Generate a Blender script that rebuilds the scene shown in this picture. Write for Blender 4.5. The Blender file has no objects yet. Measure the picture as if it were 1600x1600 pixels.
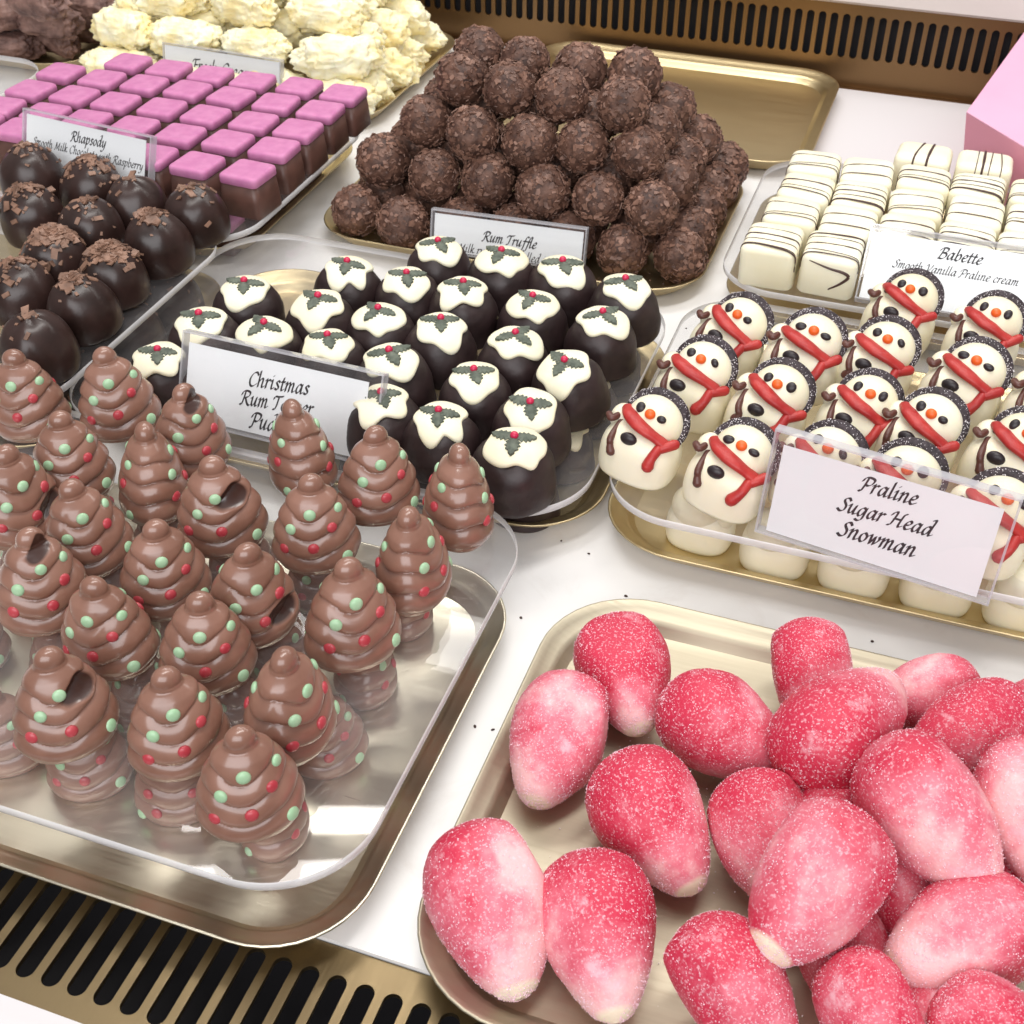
import bpy, math, random
import numpy as np
from mathutils import Matrix, Vector, noise

random.seed(7)
S = 0.01                      # everything below is written in centimetres
scene = bpy.context.scene
COL = scene.collection

# ------------------------------------------------------------------ camera
cam_d = bpy.data.cameras.new('camera'); cam = bpy.data.objects.new('camera', cam_d); COL.objects.link(cam)
FPX = 1998.0; CAM_H = 36.0
ROT = Matrix(((0.94367772, -0.21151481, 0.25442847),
              (0.33083433, 0.59256105, -0.73445221),
              (0.00458312, 0.77725986, 0.62916302)))
cam.matrix_world = Matrix.Translation((0, 0, CAM_H * S)) @ ROT.to_4x4()
cam_d.sensor_width = 36; cam_d.lens = FPX / 1600 * 36
cam_d.clip_start = 0.01; cam_d.clip_end = 20
cam_d.dof.use_dof = True; cam_d.dof.focus_distance = 0.50; cam_d.dof.aperture_fstop = 45
scene.camera = cam

# ------------------------------------------------------------------ world, lamps, exposure
world = bpy.data.worlds.new('World'); scene.world = world; world.use_nodes = True
wn = world.node_tree; wn.nodes.clear()
wo = wn.nodes.new('ShaderNodeOutputWorld'); wb = wn.nodes.new('ShaderNodeBackground')
tc = wn.nodes.new('ShaderNodeTexCoord'); sx = wn.nodes.new('ShaderNodeSeparateXYZ')
rp = wn.nodes.new('ShaderNodeValToRGB')
wn.links.new(tc.outputs['Generated'], sx.inputs[0]); wn.links.new(sx.outputs['Z'], rp.inputs[0])
rp.color_ramp.elements[0].position = 0.0; rp.color_ramp.elements[0].color = (0.30, 0.27, 0.26, 1)
rp.color_ramp.elements[1].position = 0.9; rp.color_ramp.elements[1].color = (0.92, 0.90, 0.90, 1)
wn.links.new(rp.outputs[0], wb.inputs[0]); wb.inputs[1].default_value = 0.50
wn.links.new(wb.outputs[0], wo.inputs[0])

def area(name, loc, target, sx_, sy_, power, color=(1, 0.97, 0.93)):
    d = bpy.data.lights.new(name, 'AREA'); d.shape = 'RECTANGLE'; d.size = sx_ * S; d.size_y = sy_ * S
    d.energy = power; d.color = color
    o = bpy.data.objects.new(name, d); COL.objects.link(o)
    o.location = Vector(loc) * S
    o.rotation_euler = (Vector(target) - Vector(loc)).to_track_quat('-Z', 'Y').to_euler()
    return o
area('case_strip_lamp', (-12, 84, 62), (-12, 58, 0), 120, 6, 1.7)
area('ceiling_lamp', (-5, 40, 150), (-12, 45, 0), 120, 25, 11)
for ly in (101, 112, 123): area('ceiling_strip', (-62, ly, 150), (-40, 60, 0), 75, 4.5, 1.7)
area('front_fill_lamp', (20, -130, 110), (-8, 45, 3), 220, 120, 32, (0.98, 0.98, 1.0))  # added soft fill from the viewer's side, brightens the sign papers

scene.view_settings.view_transform = 'Standard'
scene.view_settings.look = 'None'
scene.view_settings.exposure = 0.13
scene.view_settings.gamma = 1.0
try: scene.view_settings.use_curve_mapping = False
except Exception: pass
scene.render.engine = 'CYCLES'
scene.cycles.max_bounces = 10
scene.cycles.transparent_max_bounces = 24
scene.cycles.use_denoising = True

# ------------------------------------------------------------------ materials
def new_mat(name):
    m = bpy.data.materials.new(name); m.use_nodes = True
    nt = m.node_tree; b = nt.nodes['Principled BSDF']
    return m, nt, b
def setp(b, **k):
    names = dict(color='Base Color', rough='Roughness', metal='Metallic', spec='Specular IOR Level', coat='Coat Weight',
                 coatr='Coat Roughness', sss='Subsurface Weight', sssr='Subsurface Radius', ssss='Subsurface Scale', sheen='Sheen Weight', ior='IOR')
    for a, v in k.items():
        if a == 'color' and len(v) == 3: v = (*v, 1)
        b.inputs[names[a]].default_value = v
def add_noise_color(nt, b, c1, c2, scale=30, detail=5, lo=0.35, hi=0.65, rand=True, dist=0.0):
    t = nt.nodes.new('ShaderNodeTexCoord'); n = nt.nodes.new('ShaderNodeTexNoise'); r = nt.nodes.new('ShaderNodeValToRGB')
    n.inputs['Scale'].default_value = scale; n.inputs['Detail'].default_value = detail; n.inputs['Distortion'].default_value = dist
    r.color_ramp.elements[0].position = lo; r.color_ramp.elements[0].color = (*c1, 1)
    r.color_ramp.elements[1].position = hi; r.color_ramp.elements[1].color = (*c2, 1)
    if rand:
        oi = nt.nodes.new('ShaderNodeObjectInfo'); va = nt.nodes.new('ShaderNodeVectorMath'); vm = nt.nodes.new('ShaderNodeMath'); vm.operation = 'MULTIPLY'
        vm.inputs[1].default_value = 7.0
        nt.links.new(oi.outputs['Random'], vm.inputs[0]); nt.links.new(t.outputs['Object'], va.inputs[0]); nt.links.new(vm.outputs[0], va.inputs[1])
        nt.links.new(va.outputs[0], n.inputs['Vector'])
    else: nt.links.new(t.outputs['Object'], n.inputs['Vector'])
    nt.links.new(n.outputs['Fac'], r.inputs[0]); nt.links.new(r.outputs[0], b.inputs['Base Color'])
    return n, r
def add_bump(nt, b, scale, strength, dist=0.001, detail=4, kind='noise'):
    t = nt.nodes.new('ShaderNodeTexCoord')
    n = nt.nodes.new('ShaderNodeTexNoise' if kind == 'noise' else 'ShaderNodeTexVoronoi')
    n.inputs['Scale'].default_value = scale
    if kind == 'noise': n.inputs['Detail'].default_value = detail
    bp = nt.nodes.new('ShaderNodeBump'); bp.inputs['Strength'].default_value = strength; bp.inputs['Distance'].default_value = dist
    nt.links.new(t.outputs['Object'], n.inputs['Vector']); nt.links.new(n.outputs[0], bp.inputs['Height']); nt.links.new(bp.outputs[0], b.inputs['Normal'])

def simple(name, color, rough=0.5, c2=None, nscale=60, bump=None, **k):
    m, nt, b = new_mat(name); setp(b, color=color, rough=rough, **k)
    if c2: add_noise_color(nt, b, color, c2, nscale)
    if bump: add_bump(nt, b, *bump)
    return m

M = {}
M['milk'] = simple('milk_chocolate', (0.215, 0.102, 0.069), 0.30, c2=(0.29, 0.148, 0.106), nscale=70, bump=(160, 0.10, 0.0006), spec=0.5, coat=0.6, coatr=0.14)
_nt = M['milk'].node_tree; _b = _nt.nodes['Principled BSDF']; _at = _nt.nodes.new('ShaderNodeAttribute'); _at.attribute_name = 'dent_mask'
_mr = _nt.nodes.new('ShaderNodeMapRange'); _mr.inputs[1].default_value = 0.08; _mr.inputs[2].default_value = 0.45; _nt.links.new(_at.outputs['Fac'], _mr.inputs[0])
_mx = _nt.nodes.new('ShaderNodeMix'); _mx.data_type = 'RGBA'; _mx.inputs[7].default_value = (0.045, 0.017, 0.012, 1)      # darker colour inside the dented patches
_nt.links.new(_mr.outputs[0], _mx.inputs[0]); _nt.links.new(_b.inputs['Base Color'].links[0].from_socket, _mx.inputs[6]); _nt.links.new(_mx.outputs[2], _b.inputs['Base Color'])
M['milk_dark'] = simple('dark_dent_chocolate', (0.035, 0.014, 0.010), 0.25, c2=(0.07, 0.026, 0.018), nscale=150, bump=(300, 0.3, 0.001))
M['dark'] = simple('dark_chocolate', (0.017, 0.008, 0.008), 0.46, c2=(0.034, 0.018, 0.018), nscale=90, bump=(55, 0.4, 0.002), spec=0.55)
M['dome'] = simple('glossy_dark_chocolate', (0.022, 0.011, 0.009), 0.30, c2=(0.040, 0.020, 0.017), nscale=70, bump=(60, 0.25, 0.0015), spec=0.5)
M['flake'] = simple('chocolate_flake', (0.13, 0.068, 0.044), 0.55, c2=(0.28, 0.155, 0.105), nscale=120)
M['truffle'] = simple('flaked_truffle', (0.044, 0.018, 0.012), 0.62, c2=(0.13, 0.061, 0.040), nscale=180, bump=(420, 0.7, 0.001))
M['truffle_flake'] = simple('truffle_flake', (0.085, 0.039, 0.026), 0.55, c2=(0.25, 0.132, 0.092), nscale=110)
M['praline'] = simple('praline_side', (0.075, 0.034, 0.026), 0.42, c2=(0.12, 0.055, 0.042), nscale=80, bump=(90, 0.2, 0.001))
M['pink_lid'] = simple('pink_coating', (0.50, 0.165, 0.345), 0.58, c2=(0.57, 0.215, 0.40), nscale=160, bump=(500, 0.15, 0.0005), sss=0.1, sssr=(1, .3, .5), ssss=0.003)
M['icing'] = simple('cream_icing', (0.86, 0.80, 0.58), 0.42, c2=(0.90, 0.86, 0.67), nscale=40, sss=0.15, sssr=(1, .8, .4), ssss=0.003)
M['white'] = simple('white_chocolate', (0.83, 0.76, 0.55), 0.38, c2=(0.89, 0.84, 0.66), nscale=30, bump=(90, 0.08, 0.0008), sss=0.2, sssr=(1, .8, .4), ssss=0.004)
M['white_block'] = simple('white_chocolate_block', (0.87, 0.81, 0.60), 0.40, c2=(0.92, 0.88, 0.71), nscale=30, bump=(90, 0.08, 0.0008), sss=0.15, sssr=(1, .8, .4), ssss=0.004)
M['coconut'] = simple('pale_coconut', (0.92, 0.78, 0.40), 0.65, c2=(0.96, 0.92, 0.70), nscale=60, bump=(110, 0.8, 0.003), sss=0.2, sssr=(1, .8, .3), ssss=0.005)
M['cocoa'] = simple('cocoa_log', (0.085, 0.040, 0.033), 0.6, c2=(0.27, 0.155, 0.125), nscale=90, bump=(200, 0.7, 0.002))
M['holly'] = simple('holly_green', (0.070, 0.085, 0.066), 0.7, c2=(0.135, 0.155, 0.12), nscale=260, bump=(500, 0.4, 0.0006))
M['berry'] = simple('berry_red', (0.56, 0.018, 0.075), 0.35)
M['candy_red'] = simple('red_candy', (0.42, 0.040, 0.055), 0.32, c2=(0.49, 0.065, 0.08), nscale=200)
M['candy_green'] = simple('green_candy', (0.33, 0.53, 0.32), 0.34, c2=(0.40, 0.60, 0.39), nscale=200)
M['scarf'] = simple('red_icing', (0.37, 0.016, 0.016), 0.45, c2=(0.48, 0.036, 0.030), nscale=120, bump=(130, 0.5, 0.0015))
M['stick'] = simple('brown_icing', (0.105, 0.037, 0.028), 0.4)
M['black'] = simple('black_icing', (0.022, 0.015, 0.018), 0.4)
M['orange'] = simple('orange_icing', (0.85, 0.13, 0.018), 0.4)
M['hat'] = simple('sugared_hat', (0.020, 0.012, 0.016), 0.6, c2=(0.05, 0.034, 0.042), nscale=400, bump=(600, 0.9, 0.001))
M['sugar'] = simple('sugar_grain', (0.86, 0.82, 0.85), 0.15, spec=0.8)
M['pink_sugar'] = simple('pink_sugar_grain', (0.86, 0.58, 0.66), 0.15, spec=0.8)
M['stripe'] = simple('chocolate_stripe', (0.060, 0.026, 0.021), 0.45)
M['paper'] = simple('sign_paper', (0.86, 0.885, 0.905), 0.7)
M['ink'] = simple('printed_ink', (0.012, 0.010, 0.014), 0.7)
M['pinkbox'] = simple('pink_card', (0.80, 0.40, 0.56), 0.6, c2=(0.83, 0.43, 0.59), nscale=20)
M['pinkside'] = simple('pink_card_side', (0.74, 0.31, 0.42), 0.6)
M['hole'] = simple('vent_dark', (0.012, 0.011, 0.014), 0.8)
M['ledge'] = simple('pale_ledge', (0.66, 0.60, 0.57), 0.45)
M['liner'] = simple('white_liner', (0.68, 0.655, 0.665), 0.6)
M['crumb'] = simple('crumb', (0.05, 0.025, 0.02), 0.7)

m, nt, b = new_mat('white_marble'); setp(b, color=(0.8, 0.79, 0.78), rough=0.28, spec=0.45)
add_noise_color(nt, b, (0.77, 0.76, 0.75), (0.87, 0.865, 0.86), 9, 8, 0.3, 0.66, False, 0.8); _t = nt.nodes.new('ShaderNodeTexCoord'); _n = nt.nodes.new('ShaderNodeTexNoise'); _n.inputs['Scale'].default_value = 16; _n.inputs['Detail'].default_value = 9; _n.inputs['Roughness'].default_value = .68; _n.inputs['Distortion'].default_value = 1.4
_r = nt.nodes.new('ShaderNodeMapRange'); _r.inputs[1].default_value = .56; _r.inputs[2].default_value = .75; _r.inputs[4].default_value = .45
_m = nt.nodes.new('ShaderNodeMix'); _m.data_type = 'RGBA'; _m.inputs[7].default_value = (.62, .58, .55, 1)      # faint veins and smears
nt.links.new(_t.outputs['Object'], _n.inputs[0]); nt.links.new(_n.outputs[0], _r.inputs[0]); nt.links.new(_r.outputs[0], _m.inputs[0]); nt.links.new(b.inputs['Base Color'].links[0].from_socket, _m.inputs[6]); nt.links.new(_m.outputs[2], b.inputs['Base Color'])
_q = nt.nodes.new('ShaderNodeMapRange'); _q.inputs[3].default_value = .2; _q.inputs[4].default_value = .42; nt.links.new(_n.outputs[0], _q.inputs[0]); nt.links.new(_q.outputs[0], b.inputs['Roughness'])
M['marble'] = m

def gold(name, color, rough, sc=(4, 160, 40)):
    m, nt, b = new_mat(name); setp(b, color=color, rough=rough, metal=1.0)
    t = nt.nodes.new('ShaderNodeTexCoord'); mp = nt.nodes.new('ShaderNodeMapping'); mp.inputs['Scale'].default_value = sc
    n = nt.nodes.new('ShaderNodeTexNoise'); n.inputs['Scale'].default_value = 5; n.inputs['Detail'].default_value = 6
    mr = nt.nodes.new('ShaderNodeMapRange'); mr.inputs[3].default_value = rough * 0.75; mr.inputs[4].default_value = rough * 1.35
    bp = nt.nodes.new('ShaderNodeBump'); bp.inputs['Strength'].default_value = 0.015; bp.inputs['Distance'].default_value = 0.001
    nt.links.new(t.outputs['Object'], mp.inputs[0]); nt.links.new(mp.outputs[0], n.inputs[0])
    nt.links.new(n.outputs[0], mr.inputs[0]); nt.links.new(mr.outputs[0], b.inputs['Roughness'])
    nt.links.new(n.outputs[0], bp.inputs['Height']); nt.links.new(bp.outputs[0], b.inputs['Normal'])
    return m
M['gold'] = gold('gold_tray', (0.66, 0.54, 0.32), 0.36)
M['pale_gold'] = gold('pale_gold_tray', (0.54, 0.49, 0.375), 0.52)
M['champagne'] = gold('champagne_tray', (0.76, 0.71, 0.57), 0.31)
M['brass'] = gold('brass_panel', (0.20, 0.12, 0.058), 0.38, (160, 6, 160))
M['brass_front'] = gold('brass_grille', (0.24, 0.18, 0.10), 0.36, (160, 6, 160))

def acrylic(name, haze, haze_col=(0.8, 0.78, 0.8), rough=0.02, tint=(0.985, 0.985, 0.985), scratch=True):
    m = bpy.data.materials.new(name); m.use_nodes = True; nt = m.node_tree; nt.nodes.clear()
    out = nt.nodes.new('ShaderNodeOutputMaterial'); tr = nt.nodes.new('ShaderNodeBsdfTransparent'); tr.inputs[0].default_value = (*tint, 1)
    gl = nt.nodes.new('ShaderNodeBsdfGlossy'); gl.inputs['Roughness'].default_value = rough
    df = nt.nodes.new('ShaderNodeBsdfDiffuse'); df.inputs[0].default_value = (*haze_col, 1)
    ge = nt.nodes.new('ShaderNodeNewGeometry'); dt = nt.nodes.new('ShaderNodeVectorMath'); dt.operation = 'DOT_PRODUCT'
    nt.links.new(ge.outputs['Normal'], dt.inputs[0]); nt.links.new(ge.outputs['Incoming'], dt.inputs[1])
    prev = dt.outputs['Value']
    for op, v1, v2 in (('ABSOLUTE', None, None), ('SUBTRACT', 1.0, 'x'), ('POWER', 'x', 5.0), ('MULTIPLY_ADD', 'x', 0.96)):   # Schlick reflectance, the same from both sides
        fr = nt.nodes.new('ShaderNodeMath'); fr.operation = op
        if v1 == 1.0: fr.inputs[0].default_value = 1.0; nt.links.new(prev, fr.inputs[1])
        else:
            nt.links.new(prev, fr.inputs[0])
            if v2: fr.inputs[1].default_value = v2
        if op == 'MULTIPLY_ADD': fr.inputs[2].default_value = 0.04
        prev = fr.outputs[0]
    m1 = nt.nodes.new('ShaderNodeMixShader'); m2 = nt.nodes.new('ShaderNodeMixShader')
    m1.inputs[0].default_value = haze
    if scratch:
        t = nt.nodes.new('ShaderNodeTexCoord'); n = nt.nodes.new('ShaderNodeTexNoise'); n.inputs['Scale'].default_value = 14; n.inputs['Detail'].default_value = 10; n.inputs['Roughness'].default_value = 0.7
        mr = nt.nodes.new('ShaderNodeMapRange'); mr.inputs[1].default_value = 0.3; mr.inputs[2].default_value = 0.7; mr.inputs[3].default_value = haze * 0.4; mr.inputs[4].default_value = haze * 1.7
        nt.links.new(t.outputs['Object'], n.inputs[0]); nt.links.new(n.outputs[0], mr.inputs[0]); nt.links.new(mr.outputs[0], m1.inputs[0])
    nt.links.new(tr.outputs[0], m1.inputs[1]); nt.links.new(df.outputs[0], m1.inputs[2])
    nt.links.new(fr.outputs[0], m2.inputs[0]); nt.links.new(m1.outputs[0], m2.inputs[1]); nt.links.new(gl.outputs[0], m2.inputs[2])
    nt.links.new(m2.outputs[0], out.inputs[0]); return m
M['acrylic'] = acrylic('clear_acrylic', 0.032)
M['acrylic_edge'] = acrylic('frosted_acrylic_edge', 0.68, (0.80, 0.79, 0.80), 0.15, (0.8, 0.8, 0.8), False)
M['holder'] = acrylic('clear_sign_holder', 0.03, scratch=False)
M['holder_edge'] = acrylic('sign_holder_edge', 0.34, (0.82, 0.82, 0.86), 0.05, (0.9, 0.9, 0.92), False)

# marzipan: red powder dusted unevenly on pale pink, cream tip at local +X
m, nt, b = new_mat('dusted_marzipan'); setp(b, rough=0.55, sss=0.12, sssr=(1, .35, .35), ssss=0.004)
t = nt.nodes.new('ShaderNodeTexCoord'); oi = nt.nodes.new('ShaderNodeObjectInfo')
vm = nt.nodes.new('ShaderNodeMath'); vm.operation = 'MULTIPLY'; vm.inputs[1].default_value = 5
va = nt.nodes.new('ShaderNodeVectorMath')
nt.links.new(oi.outputs['Random'], vm.inputs[0]); nt.links.new(t.outputs['Object'], va.inputs[0]); nt.links.new(vm.outputs[0], va.inputs[1])
n1 = nt.nodes.new('ShaderNodeTexNoise'); n1.inputs['Scale'].default_value = 27; n1.inputs['Detail'].default_value = 3; n1.inputs['Distortion'].default_value = 0.4
n2 = nt.nodes.new('ShaderNodeTexNoise'); n2.inputs['Scale'].default_value = 300; n2.inputs['Detail'].default_value = 6
for n in (n1, n2): nt.links.new(va.outputs[0], n.inputs['Vector'])
sp = nt.nodes.new('ShaderNodeSeparateXYZ'); nt.links.new(t.outputs['Object'], sp.inputs[0])
axl = nt.nodes.new('ShaderNodeMapRange'); axl.inputs[1].default_value = -0.026; axl.inputs[2].default_value = 0.03; axl.inputs[3].default_value = 0.16; axl.inputs[4].default_value = -0.10
nt.links.new(sp.outputs['X'], axl.inputs[0])
s1 = nt.nodes.new('ShaderNodeMath'); s1.operation = 'ADD'; s2 = nt.nodes.new('ShaderNodeMath'); s2.operation = 'MULTIPLY_ADD'; s2.inputs[1].default_value = 0.2
nt.links.new(n1.outputs[0], s1.inputs[0]); nt.links.new(axl.outputs[0], s1.inputs[1])
sc_ = nt.nodes.new('ShaderNodeSeparateColor'); nt.links.new(oi.outputs['Color'], sc_.inputs[0])      # how heavily each piece was dusted
s0 = nt.nodes.new('ShaderNodeMath'); s0.operation = 'SUBTRACT'; nt.links.new(s1.outputs[0], s0.inputs[0]); nt.links.new(sc_.outputs[0], s0.inputs[1])
nt.links.new(n2.outputs[0], s2.inputs[0]); nt.links.new(s0.outputs[0], s2.inputs[2])
r = nt.nodes.new('ShaderNodeValToRGB'); cr = r.color_ramp
cr.elements[0].position = 0.42; cr.elements[0].color = (0.84, 0.47, 0.48, 1)
cr.elements[1].position = 0.70; cr.elements[1].color = (0.57, 0.026, 0.07, 1)
e = cr.elements.new(0.55); e.color = (0.72, 0.17, 0.23, 1)
nt.links.new(s2.outputs[0], r.inputs[0])
tip = nt.nodes.new('ShaderNodeMath'); tip.operation = 'MULTIPLY_ADD'; tip.inputs[1].default_value = 0.006
nt.links.new(n1.outputs[0], tip.inputs[0]); nt.links.new(sp.outputs['X'], tip.inputs[2])
tr_ = nt.nodes.new('ShaderNodeMapRange'); tr_.inputs[1].default_value = 0.0255; tr_.inputs[2].default_value = 0.0268
nt.links.new(tip.outputs[0], tr_.inputs[0])
n4 = nt.nodes.new('ShaderNodeTexNoise'); n4.inputs['Scale'].default_value = 75; n4.inputs['Detail'].default_value = 9; n4.inputs['Roughness'].default_value = 0.72
nt.links.new(va.outputs[0], n4.inputs['Vector'])
fz = nt.nodes.new('ShaderNodeMapRange'); fz.inputs[1].default_value = 0.575; fz.inputs[2].default_value = 0.68; fz.inputs[4].default_value = 0.6
nt.links.new(n4.outputs[0], fz.inputs[0])
n5 = nt.nodes.new('ShaderNodeTexNoise'); n5.inputs['Scale'].default_value = 1100; n5.inputs['Detail'].default_value = 2; nt.links.new(t.outputs['Object'], n5.inputs['Vector'])
fg = nt.nodes.new('ShaderNodeMapRange'); fg.inputs[1].default_value = 0.55; fg.inputs[2].default_value = 0.70; fg.inputs[4].default_value = 0.55; nt.links.new(n5.outputs[0], fg.inputs[0])
fm = nt.nodes.new('ShaderNodeMath'); fm.operation = 'MAXIMUM'; nt.links.new(fg.outputs[0], fm.inputs[0]); nt.links.new(fz.outputs[0], fm.inputs[1]); fz = fm      # fine frosting plus caked patches
mf = nt.nodes.new('ShaderNodeMix'); mf.data_type = 'RGBA'; mf.inputs[7].default_value = (0.86, 0.60, 0.66, 1)     # caked sugar
nt.links.new(fz.outputs[0], mf.inputs[0]); nt.links.new(r.outputs[0], mf.inputs[6]); r = mf
mx = nt.nodes.new('ShaderNodeMix'); mx.data_type = 'RGBA'; mx.inputs[7].default_value = (0.84, 0.70, 0.55, 1)
nt.links.new(tr_.outputs[0], mx.inputs[0]); nt.links.new(r.outputs[2], mx.inputs[6]); nt.links.new(mx.outputs[2], b.inputs['Base Color'])
bp = nt.nodes.new('ShaderNodeBump'); bp.inputs['Strength'].default_value = 0.16; bp.inputs['Distance'].default_value = 0.0006
n3 = nt.nodes.new('ShaderNodeTexVoronoi'); n3.inputs['Scale'].default_value = 950
nt.links.new(t.outputs['Object'], n3.inputs['Vector']); nt.links.new(n3.outputs[0], bp.inputs['Height']); nt.links.new(bp.outputs[0], b.inputs['Normal'])
M['marzipan'] = m

# ------------------------------------------------------------------ mesh building
class MB:
    def __init__(self): self.v = []; self.f = []; self.mi = []; self.sm = []; self.n = 0
    def add(self, verts, faces, mi=0, smooth=True):
        verts = np.asarray(verts, float).reshape(-1, 3); o = self.n
        self.v.append(verts); self.n += len(verts)
        for i, fc in enumerate(faces):
            self.f.append([o + q for q in fc]); self.mi.append(mi if np.isscalar(mi) else mi[i]); self.sm.append(smooth)
        return self
    def mesh(self, name, mats):
        me = bpy.data.meshes.new(name)
        me.from_pydata((np.concatenate(self.v) * S).tolist(), [], self.f); me.update()
        for k in mats: me.materials.append(M[k])
        me.polygons.foreach_set('material_index', self.mi); me.polygons.foreach_set('use_smooth', self.sm)
        return me
def grid_faces(nu, nv, closed=True):
    f = []
    for j in range(nv - 1):
        for i in range(nu if closed else nu - 1):
            a = j * nu + i; b_ = j * nu + (i + 1) % nu
            f.append((a, b_, b_ + nu, a + nu))
    return f
def loft(mb, rings, cap0=True, cap1=True, mi=0, smooth=True):
    nu = len(rings[0]); V = np.concatenate([np.asarray(r_, float) for r_ in rings])
    F = grid_faces(nu, len(rings)); mm = [mi] * len(F) if np.isscalar(mi) else [mi[k // nu] for k in range(len(F))]
    if cap0: F.append(list(range(nu))[::-1]); mm.append(mm[0])
    if cap1: F.append([(len(rings) - 1) * nu + i for i in range(nu)]); mm.append(mm[nu * (len(rings) - 1) - 1])
    mb.add(V, F, mm, smooth); return mb
def rrect(x0, x1, y0, y1, r, z, n=10):
    pts = []
    r = max(min(r, (x1 - x0) / 2 - .01, (y1 - y0) / 2 - .01), 0.01)
    for cx, cy, a0 in ((x1 - r, y0 + r, -90), (x1 - r, y1 - r, 0), (x0 + r, y1 - r, 90), (x0 + r, y0 + r, 180)):
        for k in range(n + 1):
            a = math.radians(a0 + 90 * k / n); pts.append((cx + r * math.cos(a), cy + r * math.sin(a), z))
    return pts
def catmull(P, k=6):
    P = [np.array(p, float) for p in P]
    if len(P) < 3: return P
    out = []
    for i in range(len(P) - 1):
        p0 = P[i - 1] if i else 2 * P[0] - P[1]; p1, p2 = P[i], P[i + 1]; p3 = P[i + 2] if i + 2 < len(P) else 2 * P[-1] - P[-2]
        for s in range(k):
            t = s / k
            out.append(0.5 * (2 * p1 + (p2 - p0) * t + (2 * p0 - 5 * p1 + 4 * p2 - p3) * t * t + (3 * p1 - p0 - 3 * p2 + p3) * t ** 3))
    out.append(P[-1]); return out
def tube(mb, P, R, seg=10, mi=0, k=6, flat=(1, 1), up=(0, 0, 1)):
    n0 = len(P); Q = catmull(P, k); Rr = np.interp(np.linspace(0, n0 - 1, len(Q)), range(n0), R if not np.isscalar(R) else [R] * n0)
    T = [Q[min(i + 1, len(Q) - 1)] - Q[max(i - 1, 0)] for i in range(len(Q))]; T = [t_ / (np.linalg.norm(t_) + 1e-9) for t_ in T]
    up = np.array(up, float); rings = []
    def ring(c, t_, r_):
        a = np.cross(t_, up)
        if np.linalg.norm(a) < 1e-3: a = np.cross(t_, (1, 0, 0))
        a /= np.linalg.norm(a); b_ = np.cross(a, t_)
        return [c + r_ * (flat[0] * math.cos(th) * a + flat[1] * math.sin(th) * b_) for th in np.linspace(0, 2 * math.pi, seg, endpoint=False)]
    for d, s in ((-0.92, .35), (-0.6, .8)): rings.append(ring(Q[0] + T[0] * Rr[0] * d, T[0], Rr[0] * s))
    for q, t_, r_ in zip(Q, T, Rr): rings.append(ring(q, t_, r_))
    for d, s in ((0.6, .8), (0.92, .35)): rings.append(ring(Q[-1] + T[-1] * Rr[-1] * d, T[-1], Rr[-1] * s))
    loft(mb, rings, mi=mi); return mb
def ellipsoid(mb, c, r, nu=20, nv=12, mi=0, rot=None, pw=1.0, zmin=None, fn=None):
    rings = []
    for j in range(1, nv):
        ph = math.pi * (j / nv) - math.pi / 2; ring = []
        for i in range(nu):
            th = 2 * math.pi * i / nu
            def sp_(x): return math.copysign(abs(x) ** pw, x)
            p = np.array((r[0] * sp_(math.cos(ph)) * sp_(math.cos(th)), r[1] * sp_(math.cos(ph)) * sp_(math.sin(th)), r[2] * sp_(math.sin(ph))))
            if fn is not None: p = fn(p)
            if rot is not None: p = np.array(rot @ Vector(p))
            p = p + np.array(c)
            if zmin is not None: p[2] = max(p[2], zmin)
            ring.append(p)
        rings.append(ring)
    loft(mb, rings, mi=mi); return mb
def box(mb, x0, x1, y0, y1, z0, z1, mi=0):
    v = [(x, y, z) for z in (z0, z1) for y in (y0, y1) for x in (x0, x1)]
    mb.add(v, [(0, 2, 3, 1), (4, 5, 7, 6), (0, 1, 5, 4), (2, 6, 7, 3), (0, 4, 6, 2), (1, 3, 7, 5)], mi, False); return mb
def vnoise(p, s, off=0): return noise.noise(Vector((p[0] * s + off, p[1] * s + off * 1.3, p[2] * s - off)))
def crystals(mb, pts, nrm, size, mi, rnd):
    for p, n in zip(pts, nrm):
        n = Vector(n).normalized(); a = n.orthogonal().normalized(); a.rotate(Matrix.Rotation(rnd.uniform(0, 6.28), 3, n)); b_ = n.cross(a)
        s = size * rnd.uniform(.5, 1.4); c = Vector(p) + n * s * .3
        mb.add([c + a * s, c + b_ * s * .8, c - a * s, c - b_ * s * .9, c + n * s * .9 + a * s * .2], [(0, 1, 4), (1, 2, 4), (2, 3, 4), (3, 0, 4)], mi, False)

# ------------------------------------------------------------------ objects
def mobj(name, me, parent=None):
    o = bpy.data.objects.new(name, me); COL.objects.link(o)
    if parent is not None: o.parent = parent
    return o
def empty(name):
    o = bpy.data.objects.new(name, None); COL.objects.link(o); o.empty_display_size = 0.01; return o
def tag(o, label, cat, group=None, kind=None):
    if label: o['label'] = label
    if cat: o['category'] = cat
    if group: o['group'] = group
    if kind: o['kind'] = kind
    return o
def build_proto(name, parts):            # parts: [(part name, mesh, [sub-parts])]
    root = empty(name)
    for pn, me in parts: mobj(pn, me, root)
    return root
def instance(proto, used=set()):         # a thing and copies of all its parts
    if proto.name not in used:
        used.add(proto.name); return proto
    r_ = proto.copy(); COL.objects.link(r_)
    for ch in list(proto.children):
        c = ch.copy(); COL.objects.link(c); c.parent = r_
        for g in list(ch.children):
            d = g.copy(); COL.objects.link(d); d.parent = c
    return r_
def place(o, x, y, z, rz=0, rx=0, ry=0, s=1.0):
    o.location = (x * S, y * S, z * S); o.rotation_euler = (math.radians(rx), math.radians(ry), math.radians(rz)); o.scale = (s, s, s); return o
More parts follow.
